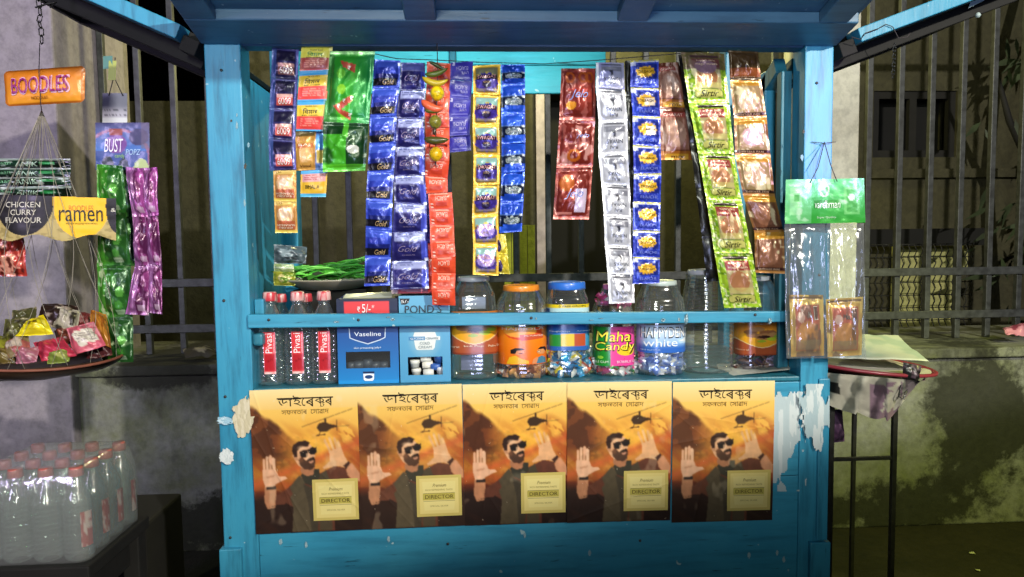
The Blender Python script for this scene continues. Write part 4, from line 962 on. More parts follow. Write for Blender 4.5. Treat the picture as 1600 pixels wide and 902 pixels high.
# water bottles with red labels
def bottle(t,c,s=1.0,cap='d0404a',label=True,mat='bottle',detail=True,capcol=True):
    r=.0345*s
    pr=[(0,.5*r)]; 
    for i in range(64):
        z=i/63*.138; q=r*(1-.035*(1-cos(z*2*pi/.0115))*.5-(.06 if .066<z<.074 else 0)); 
        if z<.006: q=r*(.82+.18*z/.006)
        pr.append((z*s,q))
    for k in range(14): tt=k/13; pr.append(((.140+.058*tt)*s,r*(1-.62*tt**1.25)))
    pr+=[(.203*s,r*.37),(.206*s,r*.44),(.208*s,r*.37),(.212*s,r*.36)]
    m=MB(); m.lathe(c,pr,36,3.0 if detail else 2,cap=False); m.build('bottle_body',M[mat],t)
    n=48; m=MB(); m.lathe(c,[(.208*s,r*.46),(.209*s,r*.5),(.228*s,r*.46),(.2305*s,r*.42),(.2305*s,.001)],n,2,col=hl(cap))
    vv=m.v[-1]; k=np.arange(len(vv))%n; f_=np.where((k%2==0)&(vv[:,2]<c[2]+.229*s),1.04,1); vv[:,0]=c[0]+(vv[:,0]-c[0])*f_; vv[:,1]=c[1]+(vv[:,1]-c[1])*f_
    if detail: 
        k2=vnoise(vv[:,0]*160,vv[:,2]*160,3); m.c[-1]=np.where(k2[:,None]>.52,hl('e8b8b4'),hl(cap))
    m.build('cap',M['solid'],t)
    m=MB(); m.lathe(c,[(0.004,r*.86),(.1*s if detail else .13,r*.88)],20,2,col=(.5,.55,.53)) if False else None
    if label:
        S=cylS(c,r,.030,.134,-.28,.50,3.0,.001); m=MB()
        def lp(p): p.fill('d8343c'); p.rect(0,.55,1,.93,'b81f2a'); p.rect(0,.95,1,1,'f0d0cc'); p.rect(0,0,.04,1,'f0a0a0'); p.noise(6,'e8565c',.6,.4)
        m.grid(S,16,30,lp)
        # vertical lettering, reading upward
        V,T,Lf=text_geo('Pivasi',.02,0); U=.18+.58*(1-V[:,1]); Vv=.50-.47*V[:,0]; m.onsurf(U,Vv,T,S,'f8eeee',.0012)
        V,T,Lf=text_geo('DRINKING WATER',.02,0); U=.84+.08*(1-V[:,1]); Vv=.50-.44*V[:,0]; m.onsurf(U,Vv,T,S,'f8dede',.0012)
        for (a,b_) in ((.28,.66),(.56,.62)): m.text('14',S,a,b_,a+.2,b_+.06,'8a1018',lift=.0012)
        m.build('label',M['label'],t)
bl=[('clear water bottle with red label, closest to the left post',425),('clear water bottle with red label, between its two twins',468),('clear water bottle with red label, touching the blue jelly box',509)]
for i,(lb,px) in enumerate(bl):
    x=P(px,560,.062)[0]; t=thing('water_bottle',lb,'bottle',(x,.062,SH+.001),'front row of water bottles on the shelf'); bottle(t,np.array([x,.062,SH+.001]),1.0)
for i,px in enumerate((441,481)):
    x=P(px,560,.15)[0]; t=thing('water_bottle','clear water bottle in the second row, %s'%('behind the first pair from the post' if i==0 else 'behind the pair next to the blue box'),'bottle',(x,.15,SH+.001),'back row of water bottles on the shelf'); bottle(t,np.array([x,.15,SH+.001]),.95,label=False)

# cartons
def carton(name,label,x0,x1,y0,Y,depth,front,texts,polys,win,side,group=None):
    A=P(x0,560,Y)[0]; B=P(x1,560,Y)[0]; Z1=zpx((x0+x1)/2,y0,Y); Z0=SH+.001
    t=thing(name,label,'carton',((A+B)/2,Y,Z0),group)
    S=quads((A,Y,Z1),(B,Y,Z1),(B,Y,Z0),(A,Y,Z0)); m=MB()
    u0,v0,u1,v1=win; 
    def sub(a,b,c_,d):
        nu=max(2,int(60*(b-a))+2); nv=max(2,int(80*(d-c_))+2)
        def S2(u,v): return S(a+(b-a)*u,c_+(d-c_)*v)
        def pp(p): p.U=a+(b-a)*p.U; p.V=c_+(d-c_)*p.V; front(p)
        m.grid(S2,nu,nv,pp,smooth=False)
    sub(0,1,0,v0); sub(0,1,v1,1); sub(0,u0,v0,v1); sub(u1,1,v0,v1)
    for k_,(p_,col) in enumerate(polys): m.polyuv(p_,S,col,.0004+k_*.0003)
    for tt in texts:
        kw=tt[6] if len(tt)>6 else {}; m.text(tt[0],S,tt[1],tt[2],tt[3],tt[4],tt[5],lift=.0036,**kw)
    c=hl(side); m.add([(A,Y,Z0),(A,Y,Z1),(A,Y+depth,Z1),(A,Y+depth,Z0)],[(0,1,2,3)],c); m.add([(B,Y,Z0),(B,Y,Z1),(B,Y+depth,Z1),(B,Y+depth,Z0)],[(3,2,1,0)],c)
    m.add([(A,Y+depth,Z0),(A,Y+depth,Z1),(B,Y+depth,Z1),(B,Y+depth,Z0)],[(0,1,2,3)],hl('101018')); m.add([(A,Y,Z1-.004),(B,Y,Z1-.004),(B,Y+depth,Z1+.004),(A,Y+depth,Z1+.004)],[(0,1,2,3)],c)
    m.add([(A,Y,Z0+.0005),(B,Y,Z0+.0005),(B,Y+depth,Z0+.0005),(A,Y+depth,Z0+.0005)],[(0,1,2,3)],c)
    m.build('box',M['card'],t); return t,S,A,B,Z0,Z1
def cir(cx,cy,rx,ry,n=28,a0=0,a1=2*pi): return [(cx+rx*cos(a0+(a1-a0)*i/(n-(0 if a1-a0>6 else 1))),cy+ry*sin(a0+(a1-a0)*i/(n-(0 if a1-a0>6 else 1)))) for i in range(n)]
def vf(p):
    p.fill('1a3f86'); p.vgrad(0,.3,'141c3c','17294e'); p.vgrad(.3,1,'1c4a94','1a86cc'); p.rect(.13,.035,.86,.235,'de3c42'); p.rect(0,0,1,.03,'1a2440'); p.rect(0,.96,1,1,'1a8fd8')
vt,S,A,B,Z0,Z1=carton('jelly_carton','blue display carton with a red price panel and dark window, beside the bottles',528,623,467,.03,.13,vf,
 [('₹',.34,.09,.39,.15,'f8eaea',dict(bold=.02)),('5/-',.42,.06,.56,.16,'f8f0f0',dict(bold=.05)),('*',.58,.07,.62,.11,'f8f0f0'),('original',.36,.205,.62,.245,'f0f4ff',dict(bold=.02)),('Vaseline',.28,.385,.72,.435,'e8f0fa',dict(bold=.03)),('skin protecting jelly+',.27,.56,.72,.59,'e0ecf8',dict(bold=.02))],
 [(cir(.5,.30,.36,.14,24,pi,2*pi)+[(.86,.3),(.14,.3)],'12204a'),([(.19,.34),(.80,.34),(.79,.46),(.70,.49),(.5,.535),(.3,.49),(.20,.46)],'c8d8ea'),([(.205,.34),(.785,.34),(.775,.452),(.69,.48),(.5,.522),(.31,.48),(.215,.452)],'163a80'),
  ([(.405,.855),(.595,.855),(.59,.875),(.41,.875)],'0e2048'),([(.41,.88),(.59,.88),(.585,.95),(.56,.965),(.44,.965),(.415,.95)],'f0f4f8'),(cir(.5,.918,.065,.022),'16407a')],(.13,.62,.86,.815),'16306e')
m=MB(); 
for i,(u,v,rr_) in enumerate(((.2,.79,.012),(.32,.78,.015),(.47,.76,.013),(.6,.79,.014),(.74,.79,.013))):
    p=S(u,v); m.lathe(np.array([p[0],p[1]+.02,p[2]-.014]),[(0,rr_),(.014,rr_),(.02,rr_*.9),(.022,rr_*.5)],16,2,col=hl('4a525c'))
m.build('jelly_tub',M['solid'],vt)
m=MB(); m.add([S(.12,.61)+[0,.002,0],S(.87,.61)+[0,.002,0],S(.87,.825)+[0,.002,0],S(.12,.825)+[0,.002,0]],[(0,3,2,1)]); m.build('window_film',M['jar'],vt)
m=MB(); a,b_=S(.1,.002),S(.9,.002); m.add([a+[0,.006,.002],b_+[0,.006,.002],b_+[0,.05,.014],a+[0,.05,.010]],[(0,1,2,3)],hl('9aa3ac')); m.build('flap',M['card'],vt)
def pf(p): p.fill('5aa3c8'); p.vgrad(0,1,'62a8cc','4a98c4'); p.mask(np.clip(1-(((p.U-.5)/.36)**2+((p.V-.52)/.22)**2),0,1),'a9c4cc',.7)
jp=[(.30,.42),(.70,.42),(.73,.46),(.69,.60),(.66,.625),(.34,.625),(.31,.60),(.27,.46)]
pt_,S,A,B,Z0,Z1=carton('cream_carton','pale blue display carton with small white jars showing in its window',625,704,462,.032,.13,pf,
 [('₹5/-',.05,.045,.2,.08,'f0f0f0',dict(bold=.02)),('PONDʼS',.12,.11,.84,.20,'16222e',dict(bold=-.008)),('SKIN INSTITUTE',.12,.222,.82,.235,'2a4454',{}),('GLYCERINE',.22,.478,.48,.502,'eaf2f8',{}),('+CERAMIDE',.51,.478,.77,.502,'3a5a6a',{}),('COLD',.40,.53,.60,.56,'7a8a90',{}),('CREAM',.37,.575,.63,.605,'7a8a90',{})],
 [([(.02,.03),(.22,.03),(.19,.08),(.14,.1),(.05,.1)],'10141a'),(jp,'dfe4e0'),([(.18,.47),(.5,.47),(.5,.512),(.18,.512)],'3f86b8'),([(.5,.47),(.8,.47),(.8,.512),(.5,.512)],'e4eaea')],(.155,.705,.84,.915),'4a90ba')
cj=0
for (u,v,ax,colr) in ((.28,.80,0,'e4e6dc'),(.50,.74,1,'e8e8de'),(.53,.82,1,'ece9dc'),(.76,.75,0,'2f5ca8'),(.70,.84,1,'3d66b4'),(.30,.905,0,'e2e2da'),(.55,.905,1,'dfe0da'),(.8,.89,0,'dfe4ea')):
    p=S(u,v); m=MB(); c0=np.array([p[0],p[1]+.019+.004*(cj%3),p[2]-.008])
    if ax==0: m.lathe(c0,[(0,.010),(.010,.0115),(.0105,.0125),(.018,.0125),(.019,.011),(.019,.001)],18,2,col=hl(colr))
    else: m.tube([c0+[-.013,0,.008],c0+[.013,0,.009]],.0095,14,col=hl(colr))
    m.build('cream_jar',M['solid'],pt_); cj+=1
x=P(655,455,.07); m=MB(); z=zpx(650,462,.05)+.006; a=P(612,455,.05)[0]; b_=P(692,455,.05)[0]
S=quads((a,.045,z+.017),(b_,.045,z+.02),(b_,.045,z),(a,.045,z)); m.grid(S,30,8,lambda p:(p.fill('c8304a'),p.rect(0,0,.12,1,'e8c8c8'),p.ell(.45,.3,.3,.5,'e08aa0'),p.ell(.45,.1,.24,.4,'c8304a'))); m.add([(a,.046,z+.017),(b_,.046,z+.02),(b_,.12,z+.02),(a,.12,z+.017)],[(0,1,2,3)],hl('b82a40')); m.add([(a,.046,z),(b_,.046,z),(b_,.12,z),(a,.12,z)],[(0,1,2,3)],hl('b82a40'))
m.add([(a,.046,z),(a,.12,z),(a,.12,z+.017),(a,.046,z+.017)],[(0,1,2,3)],hl('b82a40')); tag(m.build('flat_box',M['card']),'flat crimson box lying on top of the pale blue carton','box')

# jars with labels
def tam(p):
    p.fill('d98a28'); p.vgrad(.0,.45,'c87420','e09a30'); p.mask(p.V>.62+.13*np.cos((p.U-.5)*7),'a8502c'); p.mask(abs(p.V-(.62+.13*np.cos((p.U-.5)*7)))<.018,'e8d0a0'); p.mask((((p.U-.5)/.36)**2+((p.V-.5)/.3)**2<1)&(p.V<.62+.13*np.cos((p.U-.5)*7)),'e8a820',.8)
    p.rect(0,.96,1,1,'8a3c22'); 
    for (x,y,r1,r2,c_) in ((.32,.28,.09,.08,'8a5a34'),(.42,.2,.11,.07,'a4744a'),(.36,.38,.1,.07,'9a6a40'),(.58,.3,.14,.08,'8a5634'),(.54,.42,.16,.1,'a87448'),(.52,.43,.1,.045,'3a1c14'),(.66,.36,.07,.06,'b08050'),(.64,.5,.08,.05,'a8b82a'),(.74,.42,.07,.05,'8aa02a'),(.48,.56,.07,.04,'9aae2a')): p.ell(x,y,r1,r2,c_)
t,c,r,ht,H=jar('squarish clear jar with tamarind label, next to the pale blue carton',741,73,432,JY,'c9ced0',[(0,.93),(.03,1),(.62,1),(.72,.97),(.86,.90),(.96,.72),(1,.62)],3.6,ribs=.25,lidw=50,lidh=.012)
labelon(t,c,r,741,487,554,JY,-1.45,1.45,3.6,tam,[('Natural',.1,.80,.3,.84,'f0d8b8',{}),('Imli Pop',.36,.78,.62,.83,'f4e0c0',{}),('Pulse Candy',.68,.78,.92,.84,'f0d8b8',{})])
m=MB(); S=cylS(c,r,zpx(741,500,JY)-c[2],zpx(741,468,JY)-c[2],-.5,.7,3.6,-.006); 
z=zpx(741,463,JY); m.box((c[0]-.035,c[1]-.02,SH+.02),(c[0]+.02,c[1]+.02,SH+.058),hl('6a6f8a')); m.box((c[0]-.03,c[1]-.03,z-.03),(c[0]+.03,c[1],z),hl('7c8698')); tag(m.build('packet_bundle',M['foild']),'grey blue bundle of packets inside the jar next to the pale blue carton','packet')
m=MB(); 
t,c,r,ht,H=jar('round clear jar with orange lid and plain orange label with two cartoon people',815,77,445,JY,'e88a24',[(0,.93),(.03,1),(.5,1),(.6,1.02),(.78,1.04),(.88,.96),(.96,.78),(1,.72)],2.6,ribs=.5,lidw=56,lidh=.016)
def haj(p):
    p.fill('ec7a14'); p.vgrad(0,1,'f08a1c','e86c10'); p.ell(.5,.14,.26,.2,'d8481c'); p.ell(.45,.1,.22,.17,'f0a040'); p.rect(.88,0,1,.3,'e8c020')
LZ=[('HAJMOLA',.2,.0,.78,.085,'f0e6d8',dict(bold=.01)),('IMLI FLAVOUR',.5,.20,.76,.24,'f8e8d8',{})]
pol=[([(.44,.2),(.78,.16),(.78,.3),(.46,.36)],'c8502c')]
# two plain cartoon figures
pol+=[([(.26,.98),(.30,.80),(.38,.75),(.46,.84),(.56,.90),(.56,.98)],'e8b020'),(cir(.42,.66,.075,.075),'d88a5a'),([(.32,.70),(.32,.60),(.38,.55),(.46,.55),(.51,.59),(.46,.61),(.40,.62),(.38,.70)],'1c120e'),(cir(.45,.70,.03,.012),'7a1c14'),
 ([(.66,.98),(.66,.84),(.74,.78),(.82,.84),(.84,.98)],'4a7a94'),(cir(.74,.66,.07,.075),'dc945e'),([(.68,.60),(.72,.54),(.80,.54),(.84,.60),(.84,.68),(.80,.64),(.78,.60)],'1c120e'),(cir(.70,.66,.03,.02),'2a2a2a'),(cir(.70,.66,.022,.014),'f0c8a0'),([(.60,.98),(.62,.86),(.67,.80),(.69,.83),(.66,.98)],'d88a5a')]
labelon(t,c,r,815,512,570,JY,-1.4,1.45,2.6,haj,LZ,pol)
candies('loose_candies','brown and amber wrapped tablets at the bottom of the orange lidded jar',c,r*.92,.0,.045,['7a3c20','9a5228','d8924c','4a241a','e0a860'],120,3)
m=MB(); S=quads(P(816,566,.022),P(848,568,.022),P(846,594,.022),P(812,592,.022),relief(9,.006)); m.grid(quads(P(818,567,JY-r*.8),P(846,569,JY-r*.75),P(844,592,JY-r*.75),P(814,590,JY-r*.8),relief(9,.004)),20,18,lambda p:(p.fill('c88a4a'),p.noise(5,'a8622c',.5),p.rect(0,.0,1,.06,'e0b07a'))); tag(m.build('flat_packet',M['foild']),'tan flat packet pressed against the inside of the orange lidded jar','packet')
t,c,r,ht,H=jar('round clear jar with wide blue lid and yellow banded blue label',886,66,440,JY,'2f6fd0',[(0,.93),(.03,1),(.6,1),(.78,1.0),(.88,.97),(.95,.86),(1,.80)],3.4,ribs=.3,lidw=58,lidh=.020)
def chl(p): 
    p.fill('2a66b4'); p.rect(0,0,1,.07,'e4c81c'); p.rect(0,.07,1,.2,'b8dce8'); p.rect(0,.1,.2,.3,'2458a8'); p.rect(0,.2,1,1,'2a60b0'); p.rect(.8,.2,1,1,'3a8ac8'); p.vgrad(.5,.7,'2a60b0','2f78c4')
    p.rect(.18,.66,.36,.9,'2a8a3a'); p.rect(.36,.64,.56,.9,'e0c028'); p.rect(.56,.64,.74,.9,'b8502c'); p.rect(.74,.64,.95,.9,'3a90b8')
labelon(t,c,r,886,476,548,JY,-1.45,1.45,3.4,chl,[('5 FREE DROPS',.34,.015,.74,.055,'2a3a10',dict(bold=.02)),('CoughDrops',.2,.56,.5,.60,'e8f4fc',{}),('Ayurvedic',.6,.56,.85,.59,'e8f4fc',{})])
candies('loose_candies','blue and yellow wrapped cough sweets filling the blue lidded jar',c,r*.96,.0,.062,['2a8ac8','1f6aa8','e8d02a','f0f0e8','c85a3a','3a9ad0','2a3a50','e0e4e0'],150,5,.015,e=3)
t,c,r,ht,H=jar('clear jar with small pink lid and green and bright pink label',957,64,444,JY,'e07ab4',[(0,.93),(.03,1),(.62,1),(.74,.98),(.84,.84),(.92,.62),(1,.5)],2.6,ribs=.3,lidw=30,lidh=.014)
def mah(p): p.fill('e8489a'); p.rect(0,0,.40,1,'1f8a2c'); p.mask((p.V<.2)&(p.U>.4),'d83a8c',.4)
labelon(t,c,r,957,511,572,JY,-1.4,1.4,3.0,mah,[('Maha',.15,.08,.75,.40,'4a3a10',dict(bold=.05,shear=.1)),('Candy',.12,.36,.84,.70,'4a3a10',dict(bold=.05,shear=.1)),('Maha',.18,.11,.72,.37,'f8ea4c',dict(bold=.035,shear=.1)),('Candy',.16,.39,.80,.65,'f8ea4c',dict(bold=.035,shear=.1)),('BUBBLE GUM',.06,.86,.36,.92,'d8f0d0',{}),('BUBBLE GUM',.5,.86,.9,.92,'f8d0e4',{})],[(cir(.66,.62,.16,.12),'e8c428'),(cir(.24,.78,.05,.04),'8ac83c')])
candies('loose_candies','pink and silver bubble gums in the pink lidded jar, low layer',c,r*.93,.0,.04,['d84a8a','e8e8ea','a8323c','3a8a4a','c8c8cc'],80,6,.014)
candies('loose_candies','pink gum pieces high in the pink lidded jar above the rail',c,r*.80,.175,.20,['d85a9a','e88ab8','e8e0e8','b83a6a'],50,16,.011)
t,c,r,ht,H=jar('clear ribbed jar with white gum label and milky lid, left of the tall empty jar',1030,76,438,JY,'b8c4c0',[(0,.93),(.03,1),(.62,1),(.74,.98),(.84,.92),(.93,.76),(1,.68)],2.8,ribs=.4,lidw=54,lidh=.013)
def hap(p): p.fill('c8daf0'); p.vgrad(.3,.75,'c8daf0','8ab4e8'); p.rect(0,.75,1,1,'2f66c0'); p.vgrad(.68,.84,'8ab4e8','2f66c0'); p.rect(.0,0,.1,1,'9ab8e0',.5); p.poly([(.66,.5),(.95,.38),(.93,.72),(.70,.66)],'b8d8f4'); p.poly([(.7,.58),(.9,.42),(.85,.66)],'f0f6fc')
labelon(t,c,r,1030,508,552,JY,-1.4,1.4,2.8,hap,[('HAPPYDENT',.155,.07,.865,.47,'16203a',dict(bold=.05)),('HAPPYDENT',.17,.11,.85,.43,'ffffff',dict(bold=.025)),('white',.2,.50,.66,.76,'f4f8ff',dict(bold=.04)),('MINT FLAVOUR',.16,.86,.42,.90,'c8dcf4',{})])
candies('loose_candies','silvery blue wrapped gums heaped in the white labelled gum jar',c,r*.94,.0,.06,['8aa4e0','b8c8f0','e0e8f8','5a7ad0','c8ccd8'],120,7,.015)
t,c,r,ht,H=jar('tall empty clear jar with fine rings and pale lid, right of the white gum jar',1103,82,421,JY+.01,'c9c4cc',[(0,.92),(.03,1),(.5,1),(.66,.97),(.8,.86),(.93,.78),(1,.76)],2.2,ribs=1.3,lidw=58,lidh=.014)
t,c,r,ht,H=jar('clear jar with tamarind label and purple brown wrappers, rightmost on the shelf',1178,70,431,JY+.03,'b8bcc0',[(0,.93),(.03,1),(.62,1),(.72,.97),(.86,.90),(.96,.72),(1,.62)],3.2,ribs=.3,lidw=48,lidh=.012)
labelon(t,c,r,1178,505,556,JY+.03,-1.4,1.4,3.2,lambda p:(tam(p),p.mask(p.U>.8,'5a2a1c',.5)),[('Natural',.1,.80,.3,.84,'f0d8b8',{}),('Candy',.38,.0,.62,.06,'f0d8b8',{})])
candies('loose_candies','purple brown wrapped sweets low in the rightmost tamarind jar',c,r*.93,.0,.045,['3a1c34','5a3a6a','b8a0d8','2a1418','7a4a3a'],80,8,.014)
# second row of jars behind
for px,lab,lid in ((1212,'plain clear jar standing behind the rightmost tamarind jar','9aa0a0'),):
    jar(lab,px-22,54,428,.26,lid,[(0,.93),(.03,1),(.7,1),(.86,.9),(1,.62)],2.4,ribs=.4,lidw=40,lidh=.012,group='second row jars')
x=P(1222,550,.2)[0]; t=thing('glue_bottle','small pale green bottle with yellow band by the right post','bottle',(x,.2,SH+.012)); m=MB(); c=np.array([x,.2,SH+.012]); m.lathe(c,[(0,.010),(.05,.010),(.056,.007)],18,2,col=hl('9aa88a')); m.lathe(c,[(.034,.0104),(.046,.0104)],18,2,col=hl('d8d83a')); m.build('bottle_body',M['solid'],t); m=MB(); m.lathe(c,[(.056,.0072),(.068,.006),(.068,.001)],16,2,col=hl('c8ccc4')); m.build('cap',M['solid'],t)
m=MB(); S=quads(P(1120,574,.18),P(1236,566,.2),P(1234,582,.03),P(1126,594,.03),lambda u,v:.006+.004*vnoise(u*4,v*3,2)); m.grid(S,24,12,lambda p:(p.fill('c8ccc8'),p.noise(3,'a8aaa4',.5,.5))); tag(m.build('paper_sheet',M['paper']),'folded white paper lying on the shelf under the rightmost jars','paper')

# pan of beans on a stool inside the kiosk
Yp=.33; c=P(520,434,Yp); zb=c[2]
t=thing('tin_pan','shallow tin pan at the back of the kiosk holding green beans','pan',(c[0],Yp,zb-.03)); m=MB(); R=.155
m.lathe(np.array([c[0],Yp,zb-.03]),[(0,.09),(.004,.10),(.026,R-.004),(.03,R),(.031,R-.003),(.027,R-.007),(.008,.098),(.006,.001)],48,2,col=hl('a09a88'),cap=False); m.build('pan_body',M['solid'],t)
m=MB(); m.box((c[0]-.10,Yp-.05,SH+.001),(c[0]+.10,Yp+.09,zb-.031),hl('14110e')); tag(m.build('support_box',M['dull']),'dark box holding up the tin pan at the back of the kiosk','box')
m=MB(); rr=random.Random(9)
for i in range(130):
    a=rr.uniform(-.5,.9); L=rr.uniform(.05,.11); ox=rr.uniform(-.11,.10); p=np.array([c[0]+ox,Yp+rr.uniform(-.09,.06),zb+rr.uniform(-.004,.030+.25*max(ox,0))]); d=nrm([1,rr.uniform(-.5,.5),rr.uniform(-.12,.35)])
    if rr.random()<.2: d=nrm([-1,rr.uniform(-.5,.2),rr.uniform(.0,.5)])
    col=hl(rr.choice(['6ad044','4aa832','86e060','3a8a2a'])); w_=rr.uniform(.0022,.0036)
    m.tube([p-d*L/2,p-d*L*.2+[0,0,.004],p+d*L*.2+[0,0,.004],p+d*L/2-[0,0,.002]],[w_*.4,w_,w_,w_*.3],6,col=col)
for i in range(40):
    p=np.array([c[0]+rr.uniform(-.10,.02),Yp+rr.uniform(-.08,.05),zb+rr.uniform(.0,.02)]); s_=rr.uniform(.012,.024); a=rr.uniform(0,6); q=np.array([cos(a)*s_,sin(a)*s_*.5,rr.uniform(-.3,.5)*s_]); w_=np.array([-sin(a)*s_*.5,.2*s_,s_*.5])
    m.add([p-q,p+w_,p+q,p-w_],[(0,1,2,3)],hl(rr.choice(['2a4a1a','3f7a2c','1c2c12'])))
o=m.build('green_beans',M['solid']); tag(o,'loose green beans and leaves heaped in the tin pan','beans',kind='stuff')
def pkt(name,label,quad,Y,paint,seed,texts=(),mat='foil',puff=.01,wr=.005,cat='packet',group=None,res=(28,28)):
    S=quads(*[P(x,y,Y+(q if not isinstance(q,int) else q)) for (x,y,q) in quad],relief(seed,puff,.07,wr)); m=MB(); m.grid(S,res[0],res[1],paint)
    for tt in texts:
        if tt[0]=='P': m.polyuv(tt[1],S,tt[2],.001); continue
        kw=tt[6] if len(tt)>6 else {}; m.text(tt[0],S,tt[1],tt[2],tt[3],tt[4],tt[5],lift=.0015,**kw)
    o=m.build(name,M[mat]); return tag(o,label,cat,group)
pkt('foil_packet','yellow green packet with a pale band, low at the left inside the kiosk',[(427,424,0.),(462,426,0.),(461,447,0.),(428,446,0.)],.22,lambda p:(p.fill('a8a83a'),p.ell(.55,.45,.3,.35,'d8c88a'),p.noise(4,'6a8a2a',.6)),31)
pkt('foil_packet','pale green cream packet stacked over the yellow green one',[(428,412,0.),(459,413,0.),(460,425,0.),(428,424,0.)],.22,lambda p:(p.fill('a8b87a'),p.noise(4,'c8d8a8',.5),p.rect(0,.4,1,.6,'e0e8c8')),32)
pkt('plastic_bundle','grey crumpled plastic bundle left of the beans',[(428,382,.0),(480,386,.03),(478,412,.0),(428,412,.0)],.27,lambda p:(p.fill('5a646c'),p.noise(4,'a8b4bc',.6,.8,2),p.noise(6,'23262a',.6,.8,6)),33,mat='foild',puff=.02,wr=.012)
# ------------------------------------------------------------------ left side shop goods
LY=.05
# chain
ch=thing('hanging_chain','dark steel chain with a hook dangling from the raised left shutter','chain',P(62,0,-.02))
m=MB(); 
pts=[(60,-20),(60,0),(62,12),(63,24),(61,34),(64,44),(65,56),(65,68)]
for i in range(7):
    a=P(*pts[i],-.02); b_=P(*pts[i+1],-.02); c=(a+b_)/2; d=(b_-a)*.62; s_=np.array([.005,0,0]) if i%2 else np.array([0,.005,0])
    m.tube([c-d,c-d*.6+s_,c+d*.6+s_,c+d,c+d*.6-s_,c-d*.6-s_],.0014,6,close=True)
m.tube([P(55,12,-.02),P(75,6,-.02),P(88,4,-.02),P(78,12,-.02)],.002,6)
m.build('links',M['black'],ch)
# sign pillow
sg=thing('noodle_sign','orange inflated noodle sign with pink lettering hanging at the left edge','sign',P(68,103,-.03))
def sgp(p): p.fill('d8801c'); p.vgrad(0,1,'c87018','e89a28'); p.rect(0,0,1,.05,'a85a14'); p.rect(0,.94,1,1,'b8641a'); p.mask((abs(p.U-.5)>.46),'b06014',.7)
th=np.linspace(0,2*pi,5)
S=quads(P(6,112,-.03),P(134,103,-.03),P(133,160,-.03),P(10,167,-.03),lambda u,v:.012*np.clip(np.sin(pi*u),0,1)**.5*np.clip(np.sin(pi*v),0,1)**.5+.003*vnoise(u*9,v*5,3))
def roundS(u,v):
    return S(u,v)
m=MB(); nu,nv=60,30; u=np.linspace(0,1,nu); v=np.linspace(0,1,nv); U,V=np.meshgrid(u,v)
# rounded corner outline by pulling the ends in
Vr=.5+(V-.5)*np.clip(np.sqrt(np.clip(1-((abs(U-.5)-.44)/.06).clip(0,1)**2*.35,0,1)),0,1)
p_=Pt(U,Vr); sgp(p_); F=[(i*nu+j,(i+1)*nu+j,(i+1)*nu+j+1,i*nu+j+1) for i in range(nv-1) for j in range(nu-1)]
m.add(S(U,Vr),F,s2l(p_.C).reshape(-1,3),True)
m.text('BOODLES',S,.11,.23,.84,.72,'e0b0c8',bold=.05,lift=.0016); m.text('BOODLES',S,.13,.27,.82,.68,'8a1a66',bold=.03,lift=.005); m.text('NOODLES',S,.36,.78,.56,.86,'8a4a10',lift=.002)
m.build('sign_face',M['foild'],sg)
m=MB(); m.tube([P(62,68,-.02),P(61,110,-.045),P(64,165,-.045),P(65,172,-.03)],.001,5); m.build('cord',M['cord'],sg)
# black glossy pack strip
def bk(i):
    def f(p):
        p.fill('0f3320'); p.noise(3,'07120c',.5,.8,i); p.rect(0,0,1,.2,'c8d0cc',.7); p.rect(0,.86,1,1,'0a0a0a'); p.rect(.62,.35,.8,.65,'2f8a4a'); p.noise(8,'dfe6e2',.66,.8,i+7,.04)
    return f,[('ANIK',.3,.35,.6,.8,'b8d8c0',dict(shear=.2,bold=.02)),('paan',.05,.4,.25,.75,'7ab88a',{})]
strip('glossy black and green packets stacked edge on above the ramen banner',[(-10,110,248),(-10,112,306)],4,bk,seed=40,Y=.06,puff=.008,wr=.004,res=(60,14),name='packet_strip',part='packet',group='packet strips at the left shop')
# ramen banner
bn=thing('ramen_banner','black and yellow ramen banner with scalloped edge across the net basket','banner',P(85,300,0))
S=pxq(-20,300,200,420,.02,None,lambda u,v:.012*np.sin(u*5)+.004*vnoise(u*4,v*4,2))
def uvp(x,y): return ((x+20)/220,(y-300)/120)
def scal(cx,cy,rx,ry,a0=0,a1=pi,n=20): return [uvp(cx+rx*cos(a0+(a1-a0)*i/(n-1)),cy+ry*sin(a0+(a1-a0)*i/(n-1))) for i in range(n)]
def clothpoly(m,pts,col,lift):
    # dense fan so that the pieces follow the bent cloth
    m.polyuv(pts,S,col,lift)
m=MB(); 
back=[uvp(-15,304),uvp(40,306),uvp(90,308),uvp(130,310),uvp(172,312),uvp(176,340),uvp(172,372)]+[uvp(x,376+6*sin(x/14)) for x in range(165,80,-8)]+[uvp(x,368+4*sin(x/12)) for x in range(80,-16,-8)]
g_=MB(); nu,nv=150,80; U,V=np.meshgrid(np.linspace(0,.9,nu),np.linspace(.03,.68,nv)); Pn=Pt(U,V); Pn.fill('b8a468'); X=U*220-20; Yq=V*120+300
Pn.noise(20,'8a7a44',.55,.6); Pn.mask(Yq<318,'15150f'); Pn.mask((X>-6)&(X<88)&(Yq<320),'121210')
Pn.mask(((X-42)/45)**2+((Yq-316)/52)**2<1,'13130f'); Pn.mask((((X-127)/40)**2+((Yq-322)/50)**2<1),'f2bc12'); Pn.mask((X>86)&(X<166)&(Yq<322)&(Yq>308),'f2bc12'); Pn.mask(((X-184)/22)**2+((Yq-322)/44)**2<1,'13130f')
keep=(Yq<372+5*np.sin(X/13))&(Yq>304+X*.03)
F=[(i*nu+j,(i+1)*nu+j,(i+1)*nu+j+1,i*nu+j+1) for i in range(nv-1) for j in range(nu-1) if keep[i,j] and keep[i+1,j+1]]
g_.add(S(U,V),F,s2l(Pn.C).reshape(-1,3),True)
